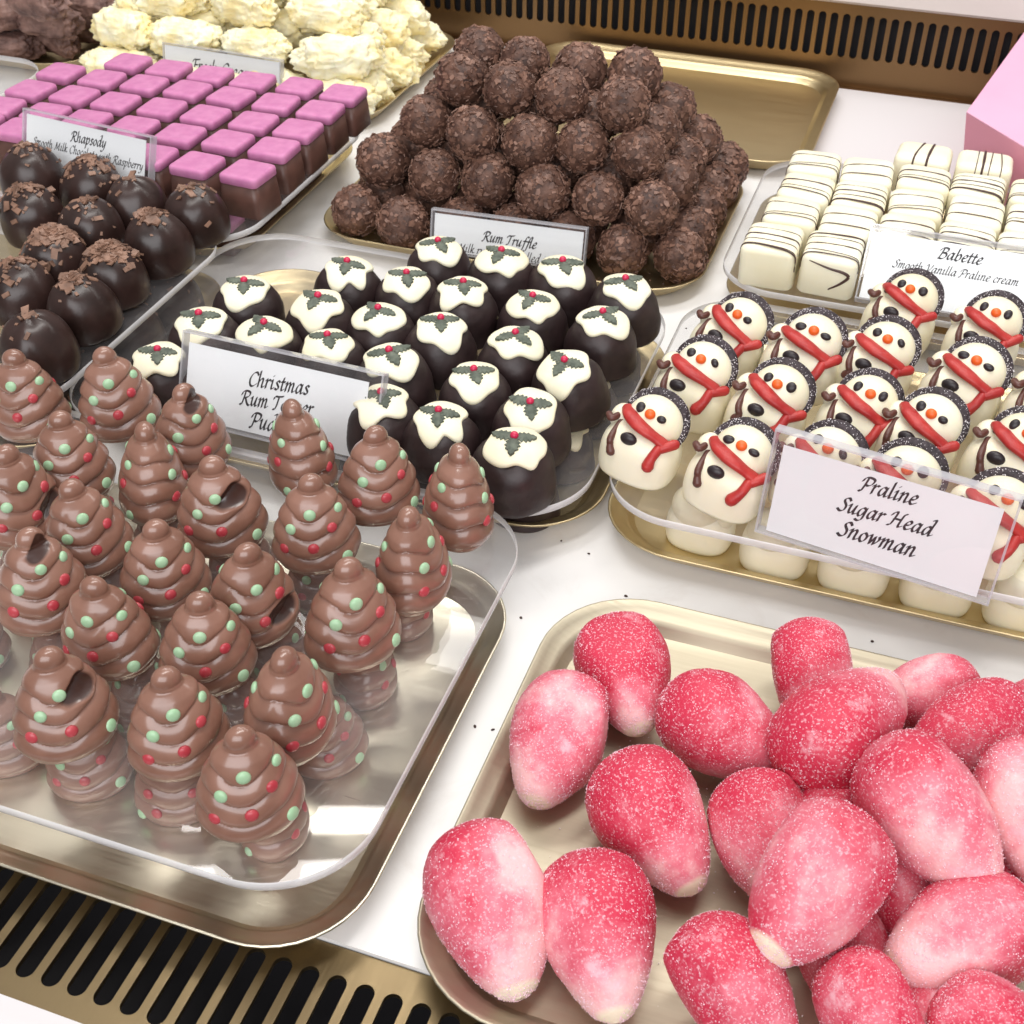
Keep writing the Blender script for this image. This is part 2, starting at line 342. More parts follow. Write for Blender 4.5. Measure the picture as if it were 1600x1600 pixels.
ORD = ['first', 'second', 'third', 'fourth', 'fifth', 'sixth', 'seventh', 'eighth', 'ninth', 'tenth']
def nth(i, n):
    return 'leftmost' if i == 0 else 'rightmost' if i == n - 1 else ORD[i] + ' from left'
def rown(i, n): return 'front row' if i == 0 else 'back row' if i == n - 1 else ORD[i] + ' row'

def ray_at(px, py, z):                   # where the sight line of a photo point meets height z (cm)
    d = ROT @ Vector((px - 800, -(py - 800), -FPX)); t = (z - CAM_H) / d.z
    return np.array((d.x * t, d.y * t, z))
def ray_plane(px, py, p0, n):
    d = ROT @ Vector((px - 800, -(py - 800), -FPX)); d = np.array(d); c = np.array((0, 0, CAM_H))
    return c + d * (np.dot(p0 - c, n) / np.dot(d, n))

# ================================================================== SETTING
mb = MB(); box(mb, -110, 60, 19.8, 98.7, -1.2, 0.0)
tag(mobj('counter', mb.mesh('counter', ['marble'])), 'white marble counter inside the glass case under all the trays', 'counter', kind='structure')
mb = MB(); box(mb, 3 - 11.2, 40, 77.6, 98.55, 0.0, 0.06)
tag(mobj('paper_liner', mb.mesh('paper_liner', ['liner'])), 'plain white liner sheet lying bare behind the striped white pralines', 'liner sheet')

def slotted(mb, n, pitch, x0, half_w, z0, z1, e0, e1, P, thick):
    """row of vertical slots; P(x, z, depth) maps to space"""
    N = 12
    for i in range(n):
        cx = x0 + i * pitch; hole = []
        for k in range(N + 1): a = math.pi * k / N; hole.append((cx + half_w * math.cos(a), z1 - half_w + half_w * math.sin(a)))
        for k in range(N + 1): a = math.pi + math.pi * k / N; hole.append((cx + half_w * math.cos(a), z0 + half_w + half_w * math.sin(a)))
        outer = []
        L = cx - pitch / 2; Rr = cx + pitch / 2
        for k in range(N + 1): outer.append((Rr, z1 - half_w) if k == 0 else (L, z1 - half_w) if k == N else (Rr - (k - 1) / (N - 2) * pitch, e1))
        for k in range(N + 1): outer.append((L, z0 + half_w) if k == 0 else (Rr, z0 + half_w) if k == N else (L + (k - 1) / (N - 2) * pitch, e0))
        m_ = len(hole)
        V = [P(x, z, 0) for x, z in outer] + [P(x, z, 0) for x, z in hole] + [P(x, z, thick) for x, z in hole]
        F = []
        for k in range(m_):
            k2 = (k + 1) % m_
            F.append((k, k2, m_ + k2, m_ + k)); F.append((m_ + k, m_ + k2, 2 * m_ + k2, 2 * m_ + k))
        mb.add(V, F, 0, False)

# back vent panel
root = empty('vent_panel'); tag(root, 'brass back panel of the case with a long row of upright slots', 'vent panel')
mb = MB(); slotted(mb, 122, 0.885, -58 - 0.885 * 12, 0.27, 2.05, 5.25, -1.2, 6.0, lambda x, z, d: (x, 99.5 + d, z), 0.25)
mobj('slotted_plate', mb.mesh('slotted_plate', ['brass']), root)
mb = MB(); box(mb, -90, 60, 101, 101.5, -1.2, 9); mobj('dark_duct', mb.mesh('dark_duct', ['hole']), root)
mb = MB(); box(mb, -90, 60, 98.72, 99.45, -1.2, -0.1); mobj('bottom_strip', mb.mesh('bottom_strip', ['brass']), root)
mb = MB(); loft(mb, [[(x, 99.2, 6.05), (x, 98.7, 6.35), (x, 98.7, 8.6), (x, 108, 8.6), (x, 108, 6.05)] for x in (-90, 60)], smooth=False)
tag(mobj('shelf_ledge', mb.mesh('shelf_ledge', ['ledge'])), 'pale ledge running above the slotted brass back panel', 'ledge')

# front grille
root = empty('floor_grille'); tag(root, 'brass air grille with long dark slots along the front of the counter', 'grille')
GZ = -0.15
mb = MB(); slotted(mb, 72, 0.935, -21.4 - 0.935 * 20, 0.315, 15.5, 18.85, 14.75, 19.75, lambda x, y, d: (x, y, GZ - d), 0.2)
mobj('slotted_plate', mb.mesh('slotted_plate', ['brass_front']), root)
mb = MB(); box(mb, -60, 40, 14.0, 20.5, -4.0, -3.5); mobj('dark_duct', mb.mesh('dark_duct', ['hole']), root)
mb = MB(); box(mb, -60, 40, 12.6, 14.7, -3.4, 0.15); tag(mobj('front_rail', mb.mesh('front_rail', ['liner'])), 'white front rail beside the brass grille at the bottom corner', 'rail')

# pink gift box behind the white pralines
root = empty('gift_box'); tag(root, 'pale pink card box standing at the back corner of the case', 'gift box')
a, bb, c_ = ray_at(1510, 176, 6)[:2], ray_at(1601, 50, 6)[:2], ray_at(1601, 231, 6)[:2]
u1 = (bb - a) / np.linalg.norm(bb - a); u2 = (c_ - a) / np.linalg.norm(c_ - a)
P = [a, a + u2 * 9, a + u2 * 9 + u1 * 17, a + u1 * 17]; ctr = sum(P) / 4
Q = [ctr + (p - ctr) * 0.80 for p in P]
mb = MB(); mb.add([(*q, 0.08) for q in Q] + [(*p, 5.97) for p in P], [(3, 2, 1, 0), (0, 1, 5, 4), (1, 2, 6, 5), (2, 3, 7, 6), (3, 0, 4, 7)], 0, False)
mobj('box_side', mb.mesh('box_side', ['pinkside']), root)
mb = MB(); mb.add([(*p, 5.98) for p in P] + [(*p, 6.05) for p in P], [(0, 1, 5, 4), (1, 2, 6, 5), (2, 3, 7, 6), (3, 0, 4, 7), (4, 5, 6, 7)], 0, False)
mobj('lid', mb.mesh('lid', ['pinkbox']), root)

# ================================================================== TRAYS AND SHELVES
def tray(label, x0, x1, y0, y1, mat='gold', r=3.4, rim=1.2):
    cx, cy = (x0 + x1) / 2, (y0 + y1) / 2; w, h = (x1 - x0) / 2, (y1 - y0) / 2
    def R(i, z): return rrect(-w + i, w - i, -h + i, h - i, r - i * .75, z)
    root = empty('serving_tray'); tag(root, label, 'tray', 'gold trays in the case'); root.location = (cx * S, cy * S, 0)
    mb = MB(); loft(mb, [R(0.9, 0.30), R(0.45, 0.75), R(0.06, rim - .04), R(0.0, rim), R(0.03, rim + .05), R(0.10, rim + .04), R(0.30, rim - .12), R(0.62, rim - .30), R(0.80, rim - .36), R(0.86, rim - .48), R(1.15, 0.44)], False, False)
    mobj('rim', mb.mesh('tray_rim', [mat]), root)
    mb = MB(); loft(mb, [R(0.9, 0.30), R(1.3, 0.12), R(1.6, 0.02)], False, True, smooth=True)
    loft(mb, [R(1.15, 0.44), R(1.5, 0.38), R(2.2, 0.36)], False, True)
    mobj('floor_plate', mb.mesh('tray_floor', [mat]), root)
    return root
def sheet(label, x0, x1, y0, y1, z, r=3.2, t=0.36):
    root = empty('acrylic_shelf'); tag(root, label, 'acrylic shelf', 'clear acrylic shelves')
    cx, cy = (x0 + x1) / 2, (y0 + y1) / 2; root.location = (cx * S, cy * S, z * S)
    w, h = (x1 - x0) / 2, (y1 - y0) / 2
    top = rrect(-w + .04, w - .04, -h + .04, h - .04, r - .04, 0, 16); bot = rrect(-w + .04, w - .04, -h + .04, h - .04, r - .04, -t, 16)
    mb = MB(); n = len(top); mb.add(top + bot, [list(range(n)), list(range(2 * n - 1, n - 1, -1))], 0, False); mobj('clear_sheet', mb.mesh('clear_sheet', ['acrylic']), root)
    mb = MB(); loft(mb, [bot, rrect(-w, w, -h, h, r, -t + .04, 16), rrect(-w, w, -h, h, r, -.04, 16), top], False, False); mobj('polished_edge', mb.mesh('polished_edge', ['acrylic_edge']), root)
    return root

tray('gold tray under the clear shelf of milk chocolate trees', -36.6, -11.9, 18.0, 36.6, 'champagne')
sheet('clear shelf carrying the upper milk chocolate trees', -37.5, -11.8, 18.4, 37.6, 4.0, 3.4)
tray('pale gold tray holding the pink sugared marzipan fruits', -10.4, 15, 18.1, 37.2, 'pale_gold', 3.8)
tray('gold tray under the clear shelf of sugar hat snowmen', -10.4, 15, 39.9, 58.0)
sheet('clear shelf carrying the snowmen in red scarves', -10.3, 15.5, 39.6, 58.3, 3.4)
tray('gold tray under the clear shelf of holly puddings', -35.2, -10.6, 39.8, 57.2)
sheet('clear shelf carrying the dark puddings with holly', -36.2, -10.9, 38.4, 57.8, 3.0, 3.6)
tray('gold tray under the clear shelf of dark flaked domes', -60, -34.9, 37.2, 55.0)
sheet('clear shelf carrying the big dark flaked domes', -61, -35.0, 36.4, 55.2, 4.0)
tray('gold tray under the clear shelf of pink topped cubes', -60, -36.5, 57.2, 75.4)
sheet('clear shelf carrying the pink topped chocolate cubes', -57.5, -34.6, 53.9, 72.6, 3.85)
tray('gold tray beneath the pyramid of flaked truffles', -34.4, -10.9, 61.4, 78.4)
tray('empty gold tray in front of the slotted back panel', -31.0, -7.8, 80.5, 98.6)
tray('gold tray beneath the heap of pale coconut logs', -62, -37.6, 77.6, 97.0)
tray('gold tray beneath the heap of brown cocoa logs', -88, -63.0, 79.5, 98.0)
tray('gold tray under the clear shelf of striped white pralines', -9.6, 15, 61.0, 77.4)
sheet('clear shelf carrying the striped white pralines', -9.7, 15.5, 59.9, 77.4, 3.2)
sheet('bare corner of a clear shelf beyond the pink cubes', -85, -59.8, 55.5, 74.2, 3.8)

# ================================================================== SIGNS
G = {
 'a': (.9, [[(.62,.85),(.38,1),(.12,.68),(.05,.25),(.2,0),(.42,.2),(.62,.8)], [(.66,1),(.6,.35),(.65,.02),(.88,.18)]]),
 'b': (.8, [[(.14,1.75),(.1,.9),(.08,.1)], [(.1,.5),(.38,.97),(.62,.78),(.6,.3),(.34,0),(.09,.1)]]),
 'c': (.66, [[(.55,.82),(.38,1),(.12,.7),(.06,.28),(.24,0),(.6,.22)]]),
 'd': (.92, [[(.62,.85),(.38,1),(.12,.68),(.05,.25),(.2,0),(.42,.2),(.62,.8)], [(.5,1.72),(.74,1.75),(.66,.9),(.62,.3),(.67,.02),(.9,.18)]]),
 'e': (.68, [[(.1,.45),(.42,.56),(.54,.85),(.34,1),(.1,.65),(.06,.25),(.26,0),(.62,.22)]]),
 'f': (.56, [[(.82,1.6),(.6,1.76),(.42,1.4),(.3,.4),(.18,-.4),(-.05,-.68),(-.2,-.55)], [(.08,.95),(.62,.95)]]),
 'g': (.86, [[(.62,.85),(.38,1),(.12,.68),(.05,.25),(.2,0),(.42,.2),(.62,.8)], [(.66,1),(.62,.2),(.54,-.32),(.26,-.52),(-.02,-.4)]]),
 'h': (.86, [[(.14,1.75),(.1,.9),(.07,0)], [(.1,.5),(.36,.95),(.56,.9),(.52,.3),(.57,.02),(.82,.18)]]),
 'i': (.45, [[(-.02,.82),(.13,1),(.1,.3),(.15,.02),(.4,.18)], [(.17,1.42),(.2,1.46)]]),
 'k': (.78, [[(.14,1.75),(.1,.9),(.07,0)], [(.12,.48),(.45,.98),(.55,.82),(.2,.5)], [(.24,.52),(.5,.08),(.78,.14)]]),
 'l': (.42, [[(.14,1.75),(.09,.4),(.13,.02),(.38,.18)]]),
 'm': (1.2, [[(-.02,.82),(.13,1),(.1,.5),(.07,0)], [(.1,.5),(.36,.97),(.5,.85),(.45,0)], [(.48,.5),(.74,.97),(.9,.85),(.85,.25),(.91,.02),(1.14,.18)]]),
 'n': (.86, [[(-.02,.82),(.13,1),(.1,.5),(.07,0)], [(.1,.5),(.36,.97),(.56,.88),(.52,.28),(.57,.02),(.82,.18)]]),
 'o': (.72, [[(.36,1),(.12,.78),(.05,.32),(.24,0),(.5,.22),(.58,.7),(.36,1)]]),
 'p': (.8, [[(-.02,.82),(.13,1),(.08,0),(.02,-.7)], [(.1,.5),(.38,.97),(.62,.8),(.58,.3),(.35,.02),(.09,.1)]]),
 'r': (.58, [[(-.02,.82),(.13,1),(.1,.5),(.07,0)], [(.1,.5),(.32,.95),(.54,.9)]]),
 's': (.6, [[(.5,.86),(.32,1),(.13,.8),(.42,.32),(.3,.02),(.02,.12)]]),
 't': (.5, [[(.24,1.4),(.13,.4),(.18,.02),(.44,.18)], [(0,.95),(.44,.97)]]),
 'u': (.88, [[(-.02,.82),(.13,1),(.1,.35),(.2,.02),(.42,.22),(.58,.8)], [(.62,1),(.55,.3),(.6,.02),(.84,.18)]]),
 'v': (.62, [[(-.02,.82),(.14,1),(.2,.5),(.22,.04)], [(.22,.04),(.5,.6),(.46,1)]]),
 'w': (1.02, [[(-.02,.82),(.14,1),(.18,.5),(.2,.04)], [(.2,.04),(.5,.9)], [(.5,.9),(.52,.04)], [(.52,.04),(.86,.6),(.82,1)]]),
 'y': (.8, [[(-.02,.82),(.13,1),(.1,.35),(.22,.02),(.42,.22),(.58,.8)], [(.62,1),(.55,.2),(.4,-.42),(.1,-.68),(-.1,-.52)]]),
 'B': (1.05, [[(.36,1.5),(.26,.7),(.1,0)], [(-.05,1.1),(.12,1.45),(.5,1.58),(.9,1.42),(.78,1.0),(.36,.84)], [(.36,.84),(.84,.74),(.86,.28),(.5,-.02),(.02,.03)]]),
 'C': (1.0, [[(.98,1.25),(.78,1.55),(.4,1.4),(.1,.8),(.18,.15),(.5,-.02),(.92,.3)]]),
 'F': (.85, [[(-.02,1.15),(.12,1.45),(.55,1.47),(1.0,1.55)], [(.42,1.45),(.3,.5),(.12,0)], [(.3,.8),(.75,.82)]]),
 'H': (1.3, [[(-.06,1.1),(.1,1.45),(.36,1.5),(.26,.6),(.12,.05),(-.1,0)], [(.24,.8),(.9,.82)], [(1.2,1.55),(1.0,1.42),(.86,.4),(.9,.02),(1.16,.18)]]),
 'M': (1.45, [[(-.02,0),(.14,.08),(.28,.8),(.36,1.5)], [(.36,1.5),(.64,.15)], [(.64,.15),(1.14,1.5)], [(1.14,1.5),(1.06,.3),(1.12,.02),(1.36,.16)]]),
 'P': (.95, [[(.36,1.5),(.26,.7),(.1,0),(-.1,.02)], [(-.06,1.05),(.1,1.45),(.5,1.58),(.94,1.4),(.84,.92),(.55,.68),(.3,.74)]]),
 'R': (1.12, [[(.36,1.5),(.26,.7),(.1,0),(-.1,.02)], [(-.06,1.05),(.1,1.45),(.5,1.58),(.92,1.42),(.82,.98),(.36,.78)], [(.46,.76),(.72,.2),(.98,-.02),(1.16,.1)]]),
 'S': (.86, [[(.86,1.3),(.64,1.56),(.34,1.4),(.34,1.1),(.62,.68),(.56,.15),(.26,-.02),(-.06,.2)]]),
 'T': (.98, [[(-.02,1.12),(.1,1.44),(.55,1.45),(1.05,1.56)], [(.56,1.45),(.44,.5),(.3,.03),(.08,.02)]]),
 'V': (1.0, [[(-.05,1.15),(.14,1.52),(.28,1.2),(.36,0)], [(.36,0),(.82,.9),(.98,1.55)]]),
}
NIB = [(.085, .05), (.07, .085), (-.085, -.05), (-.07, -.085)]
def hull(pts):
    pts = sorted(set(pts)); 
    def half(ps):
        h_ = []
        for p in ps:
            while len(h_) > 1 and (h_[-1][0] - h_[-2][0]) * (p[1] - h_[-2][1]) - (h_[-1][1] - h_[-2][1]) * (p[0] - h_[-2][0]) <= 0: h_.pop()
            h_.append(p)
        return h_
    a = half(pts); b_ = half(pts[::-1]); return a[:-1] + b_[:-1]
def text_width(s): return sum(G[c][0] + .06 if c in G else .5 for c in s) - .2
def write(mb, s, u0, v0, u1, v1, bold=1.0, y=-0.012):
    bold *= 1.35
    k = math.hypot(u1 - u0, v1 - v0) / text_width(s); ca, sa = (u1 - u0), (v1 - v0); L = math.hypot(ca, sa); ca /= L; sa /= L
    x = 0.0; cnt = 0
    for ch in s:
        if ch not in G: x += .5; continue
        adv, strokes = G[ch]
        for st in strokes:
            Q = [(q[0] + .2 * q[1] + x, q[1]) for q in catmull(st, 5)]
            for p, q in zip(Q[:-1], Q[1:]):
                H = hull([(c[0] + n[0] * bold, c[1] + n[1] * bold) for c in (p, q) for n in NIB]); cnt += 1
                mb.add([(u0 + (hx * ca - hy * sa) * k, y - (cnt % 7) * .0004, v0 + (hx * sa + hy * ca) * k) for hx, hy in H], [list(range(len(H)))], 0, False)
        x += adv + .06
def sign(label, bl, br, z0, tl, lines, margin=(.34, .34, .12, .55), thick=0.36):
    A = ray_at(*bl, z0); B = ray_at(*br, z0); u = B - A; w = np.linalg.norm(u); u /= w
    c = np.array((0, 0, CAM_H)); d = np.array(ROT @ Vector((tl[0] - 800, -(tl[1] - 800), -FPX)))
    T = c + d * (((A - c) @ u) / (d @ u)); v = T - A; h = np.linalg.norm(v); v /= h; n = np.cross(u, v)   # n points at the reader's side reversed
    root = empty('sign_holder'); tag(root, label, 'sign', 'name signs in clear holders')
    root.matrix_world = Matrix(((u[0], -n[0], v[0], A[0] * S), (u[1], -n[1], v[1], A[1] * S), (u[2], -n[2], v[2], A[2] * S), (0, 0, 0, 1)))
    mb = MB()
    F = [(0, w, h)]
    b0, b1 = -.02, thick - .02
    # front and back plates of the clear holder, then its four polished edges
    mb.add([(.03, b0 - .10, .03), (w - .03, b0 - .10, .03), (w - .03, b0 - .10, h - .03), (.03, b0 - .10, h - .03)], [(0, 1, 2, 3)], 0, False)
    mb.add([(.03, b1, .03), (w - .03, b1, .03), (w - .03, b1, h - .03), (.03, b1, h - .03)], [(3, 2, 1, 0)], 0, False)
    mobj('clear_holder', mb.mesh('clear_holder', ['holder']), root)
    mb = MB(); e0 = b0 - .12; e1 = b1 + .02; q = .09
    box(mb, 0, w, e0, e1, h - q, h); box(mb, 0, q, e0, e1, q, h - q); box(mb, w - q, w, e0, e1, q, h - q); box(mb, 0, w, e0, e1, 0, q)
    mobj('polished_edge', mb.mesh('sign_edge', ['holder_edge']), root)
    l_, r_, bt, tp = margin
    mb = MB(); box(mb, l_, w - r_, 0.0, 0.03, bt, h - tp)
    card = mobj('paper_card', mb.mesh('paper_card', ['paper']), root)
    mb = MB()
    for s, p0, p1, bold in lines:
        a_ = ray_plane(*p0, A, n) - A; b_ = ray_plane(*p1, A, n) - A
        write(mb, s, a_ @ u, a_ @ v, b_ @ u, b_ @ v, bold)
    mobj('lettering', mb.mesh('lettering', ['ink']), card)
    return root
sign('white sign reading Praline Sugar Head Snowman in a clear holder', (1180, 828), (1545, 945), 3.45, (1213, 668),
     [('Praline', (1343, 766), (1428, 789), 1.0), ('Sugar Head', (1308, 796), (1452, 838), 1.0), ('Snowman', (1308, 835), (1425, 870), 1.0)], (.42, .5, .15, .62))
sign('white sign reading Christmas Rum Pudding beside the holly puddings', (278, 655), (585, 730), 3.05, (288, 515),
     [('Christmas', (388, 602), (480, 617), .95), ('Rum Topper', (376, 631), (486, 649), .95), ('Pudding', (391, 667), (474, 683), .95)], (.3, .7, .2, .5))
sign('white sign reading Rhapsody in front of the pink topped cubes', (36, 278), (233, 327), 3.9, (38, 168),
     [('Rhapsody', (111, 220), (164, 231), 1.0), ('Smooth Milk Chocolate with Raspberry', (51, 225), (222, 266), .8)], (.2, .45, .8, .3))
sign('white sign reading Rum Truffle half hidden behind the puddings', (672, 392), (912, 425), 1.25, (675, 325),
     [('Rum Truffle', (754, 376), (836, 389), 1.0), ('Milk rum truffle rolled in flakes', (715, 392), (895, 419), .8)], (.2, .2, .12, .25))
sign('white sign reading Babette leaning on the striped white pralines', (1335, 467), (1600, 511.3), 3.25, (1362, 350),
     [('Babette', (1465, 403), (1531, 414), 1.0), ('Smooth Vanilla Praline cream', (1394, 417), (1589, 447), .8)], (.2, .2, .15, .38))
sign('blank topped white sign in front of the pale coconut logs', (258, 130), (440, 160), 1.4, (255, 65),
     [('Fresh Cream', (300, 110), (392, 125), .8)], (.1, .1, .1, .18))

# ================================================================== CHOCOLATE TREES
def tree_r(phi, z):
    w = -0.32 * math.exp(-((phi + .12) / .45) ** 2) - 0.07 * math.cos(2 * phi) + .09 * math.sin(phi) + .05 * math.cos(5 * phi) + .04
    fade = min(1, max(0, (z - .05) / .5)) * min(1, max(0, (3.25 - z) / .8))
    ze = z - w * fade
    if z > 3.12:
        rk = math.sqrt(max(0, .49 ** 2 - (z - 3.38) ** 2))
        if z > 3.3: return rk
    zt = [3.22, 2.62, 1.92, 1.12, .18]
    E = float(np.interp(z, [0, .25, .6, 1.1, 1.6, 2.1, 2.6, 2.95, 3.2], [1.58, 1.68, 1.71, 1.66, 1.53, 1.34, 1.09, .89, .66]))
    if ze < zt[4]: rr = E * .93
    else:
        i = next((k for k in range(4) if ze >= zt[k + 1]), 3)
        f = min(1.0, max(0.0, (zt[i] - ze) / (zt[i] - zt[i + 1])))
        roll = math.sqrt(max(0, 1 - (2 * f - 1) ** 2)) ** .85
        rr = E * (.83 + .17 * roll + .06 * (f - .5))
    if z > 3.12: rr = max(rk, rr)
    return rr
DEPTH = 0.80
def tree_p(phi, z, extra=0):
    r_ = tree_r(phi, z) + extra
    return np.array((r_ * math.sin(phi), -r_ * math.cos(phi) * DEPTH, z))
def tree_proto(name, dents, seed):
    rnd = random.Random(seed); NU, NV = 84, 104
    zs = [3.87 * (j / (NV - 1)) ** .97 for j in range(NV)]; zs[-1] = 3.868
    V = []; mi = []
    bmask = np.zeros((NV, NU))
    for j, z in enumerate(zs):
        for i in range(NU):
            phi = 2 * math.pi * i / NU; phi = phi - 2 * math.pi if phi > math.pi else phi
            p = tree_p(phi, z); q = p.copy()
            for bx, bz, br, bd in dents:
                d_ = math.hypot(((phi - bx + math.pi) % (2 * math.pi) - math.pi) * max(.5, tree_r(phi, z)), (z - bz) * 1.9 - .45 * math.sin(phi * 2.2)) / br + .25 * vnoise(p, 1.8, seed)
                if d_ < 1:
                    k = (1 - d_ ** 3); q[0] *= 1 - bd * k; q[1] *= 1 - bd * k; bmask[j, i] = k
            q = q + .014 * np.array((vnoise(p, 1.5, seed), vnoise(p, 1.5, seed + 5), 0))
            V.append(q)
    F = grid_faces(NU, NV); mm = [0] * len(F)
    F.append(list(range(NU))[::-1]); mm.append(0); F.append([(NV - 1) * NU + i for i in range(NU)]); mm.append(0)
    root = empty('chocolate_tree'); mb = MB(); mb.add(V, F, mm); me = mb.mesh('tree_body', ['milk']); me.attributes.new('dent_mask', 'FLOAT', 'POINT').data.foreach_set('value', bmask.ravel().tolist()); mobj('tree_body', me, root)
    dots = [('g', -.06, 2.58), ('g', -.66, 2.02), ('r', .50, 2.02), ('r', .02, 1.30), ('r', -.85, 1.25), ('g', .72, .72), ('g', 1.02, 2.62),
            ('g', 2.6, 2.5), ('g', -2.5, 2.45), ('r', 2.45, 1.75), ('r', -2.6, 1.7), ('g', -2.3, .6), ('r', 2.6, .9), ('g', 2.2, .5)]
    for c, ph, z in dots:
        hit = any(math.hypot(((ph - bx + math.pi) % (2 * math.pi) - math.pi) * tree_r(ph, z), z - bz) < br * .75 for bx, bz, br, bd in dents)
        if hit: continue
        p = tree_p(ph + rnd.uniform(-.07, .07), z + rnd.uniform(-.06, .06), -.03); n = Vector((math.sin(ph), -math.cos(ph) / DEPTH, .25)).normalized()
        rot = Vector((0, 0, 1)).rotation_difference(n).to_matrix()
        mb = MB(); s = rnd.uniform(.205, .24); ellipsoid(mb, p, (s, s, .115), 16, 10, rot=rot)
        mobj('green_candy' if c == 'g' else 'red_candy', mb.mesh('candy', ['candy_green' if c == 'g' else 'candy_red']), root)
    return root
TP = {'plain': tree_proto('chocolate_tree', [], 1)}
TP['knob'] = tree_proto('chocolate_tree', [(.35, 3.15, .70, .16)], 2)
TP['dent'] = tree_proto('chocolate_tree', [(.62, 2.3, .85, .24)], 3)
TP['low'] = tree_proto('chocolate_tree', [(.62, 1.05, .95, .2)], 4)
tag_t = 'chocolate trees with candy dots'
T = [  # tip pixel, turn, kind, label
 (20, 548, 25, 'plain', 'milk chocolate tree at the back left, against the big smooth dome'),
 (168, 548, 38, 'plain', 'milk chocolate tree in the back row, next to the left-hand pudding'),
 (280, 605, 62, 'knob', 'milk chocolate tree with dented dark knob under the Christmas sign'),
 (88, 642, 40, 'plain', 'milk chocolate tree second row from back, left of the dotless-fronted one'),
 (218, 665, 120, 'plain', 'milk chocolate tree showing its dotless back, left of the dented one'),
 (462, 628, 128, 'plain', 'milk chocolate tree covering the end of the Rum line on the sign'),
 (583, 672, 45, 'plain', 'milk chocolate tree right of the Christmas sign with two green dots facing'),
 (712, 702, 118, 'plain', 'milk chocolate tree at the back right corner of the shelf'),
 (330, 715, 36, 'dent', 'milk chocolate tree with dark hollow below its knob, behind the middle'),
 (115, 750, 52, 'plain', 'milk chocolate tree at left, right behind the dented dark knobbed one'),
 (482, 742, 22, 'plain', 'milk chocolate tree in front of the sign-covering tree, near shelf middle'),
 (640, 795, 92, 'plain', 'milk chocolate tree on right shelf edge, directly before the back corner one'),
 (0, 700, 70, 'low', 'dark gouged chocolate tree cut by the left picture edge'),
 (235, 808, 42, 'plain', 'milk chocolate tree in the middle, left of the low gouged tree'),
 (375, 850, 48, 'low', 'milk chocolate tree with dark gouge low on its right side'),
 (38, 832, 48, 'knob', 'milk chocolate tree with dented dark knob near the left edge'),
 (540, 885, 50, 'plain', 'milk chocolate tree on right side, leaning above bare gold tray'),
 (145, 898, 18, 'plain', 'milk chocolate tree behind and right of the front hollow one'),
 (302, 922, 34, 'plain', 'milk chocolate tree between the gouged tree and the front row'),
 (70, 1020, 50, 'dent', 'milk chocolate tree with dark hollow, front row at left'),
 (435, 1018, 80, 'plain', 'milk chocolate tree behind the nearest one, its side seam showing'),
 (255, 1048, 48, 'plain', 'milk chocolate tree in the front row between hollow and nearest ones'),
 (370, 1138, 40, 'plain', 'nearest milk chocolate tree at the rounded front corner of shelf'),
]
rj = random.Random(3)
for px, py, rz, kind, lab in T:
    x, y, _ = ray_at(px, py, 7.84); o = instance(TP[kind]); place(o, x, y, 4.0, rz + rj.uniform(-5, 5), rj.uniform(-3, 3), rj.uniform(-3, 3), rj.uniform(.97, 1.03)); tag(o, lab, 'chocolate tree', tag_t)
for r_ in range(4):
    for c_ in range(5):
        o = instance(TP['plain']); place(o, -16.0 - 3.65 * c_ + rj.uniform(-.3, .3), 22.5 + 3.7 * r_ + rj.uniform(-.3, .3), .38, rj.choice([30, 50, 120, 210]) + rj.uniform(-10, 10), 0, 0, .88)
        tag(o, 'dim chocolate tree below the shelf, %s from the right, %s' % (ORD[c_], ['front row', 'second row from the front', 'third row from the front', 'back row'][r_]), 'chocolate tree', 'lower chocolate trees beneath the shelf')

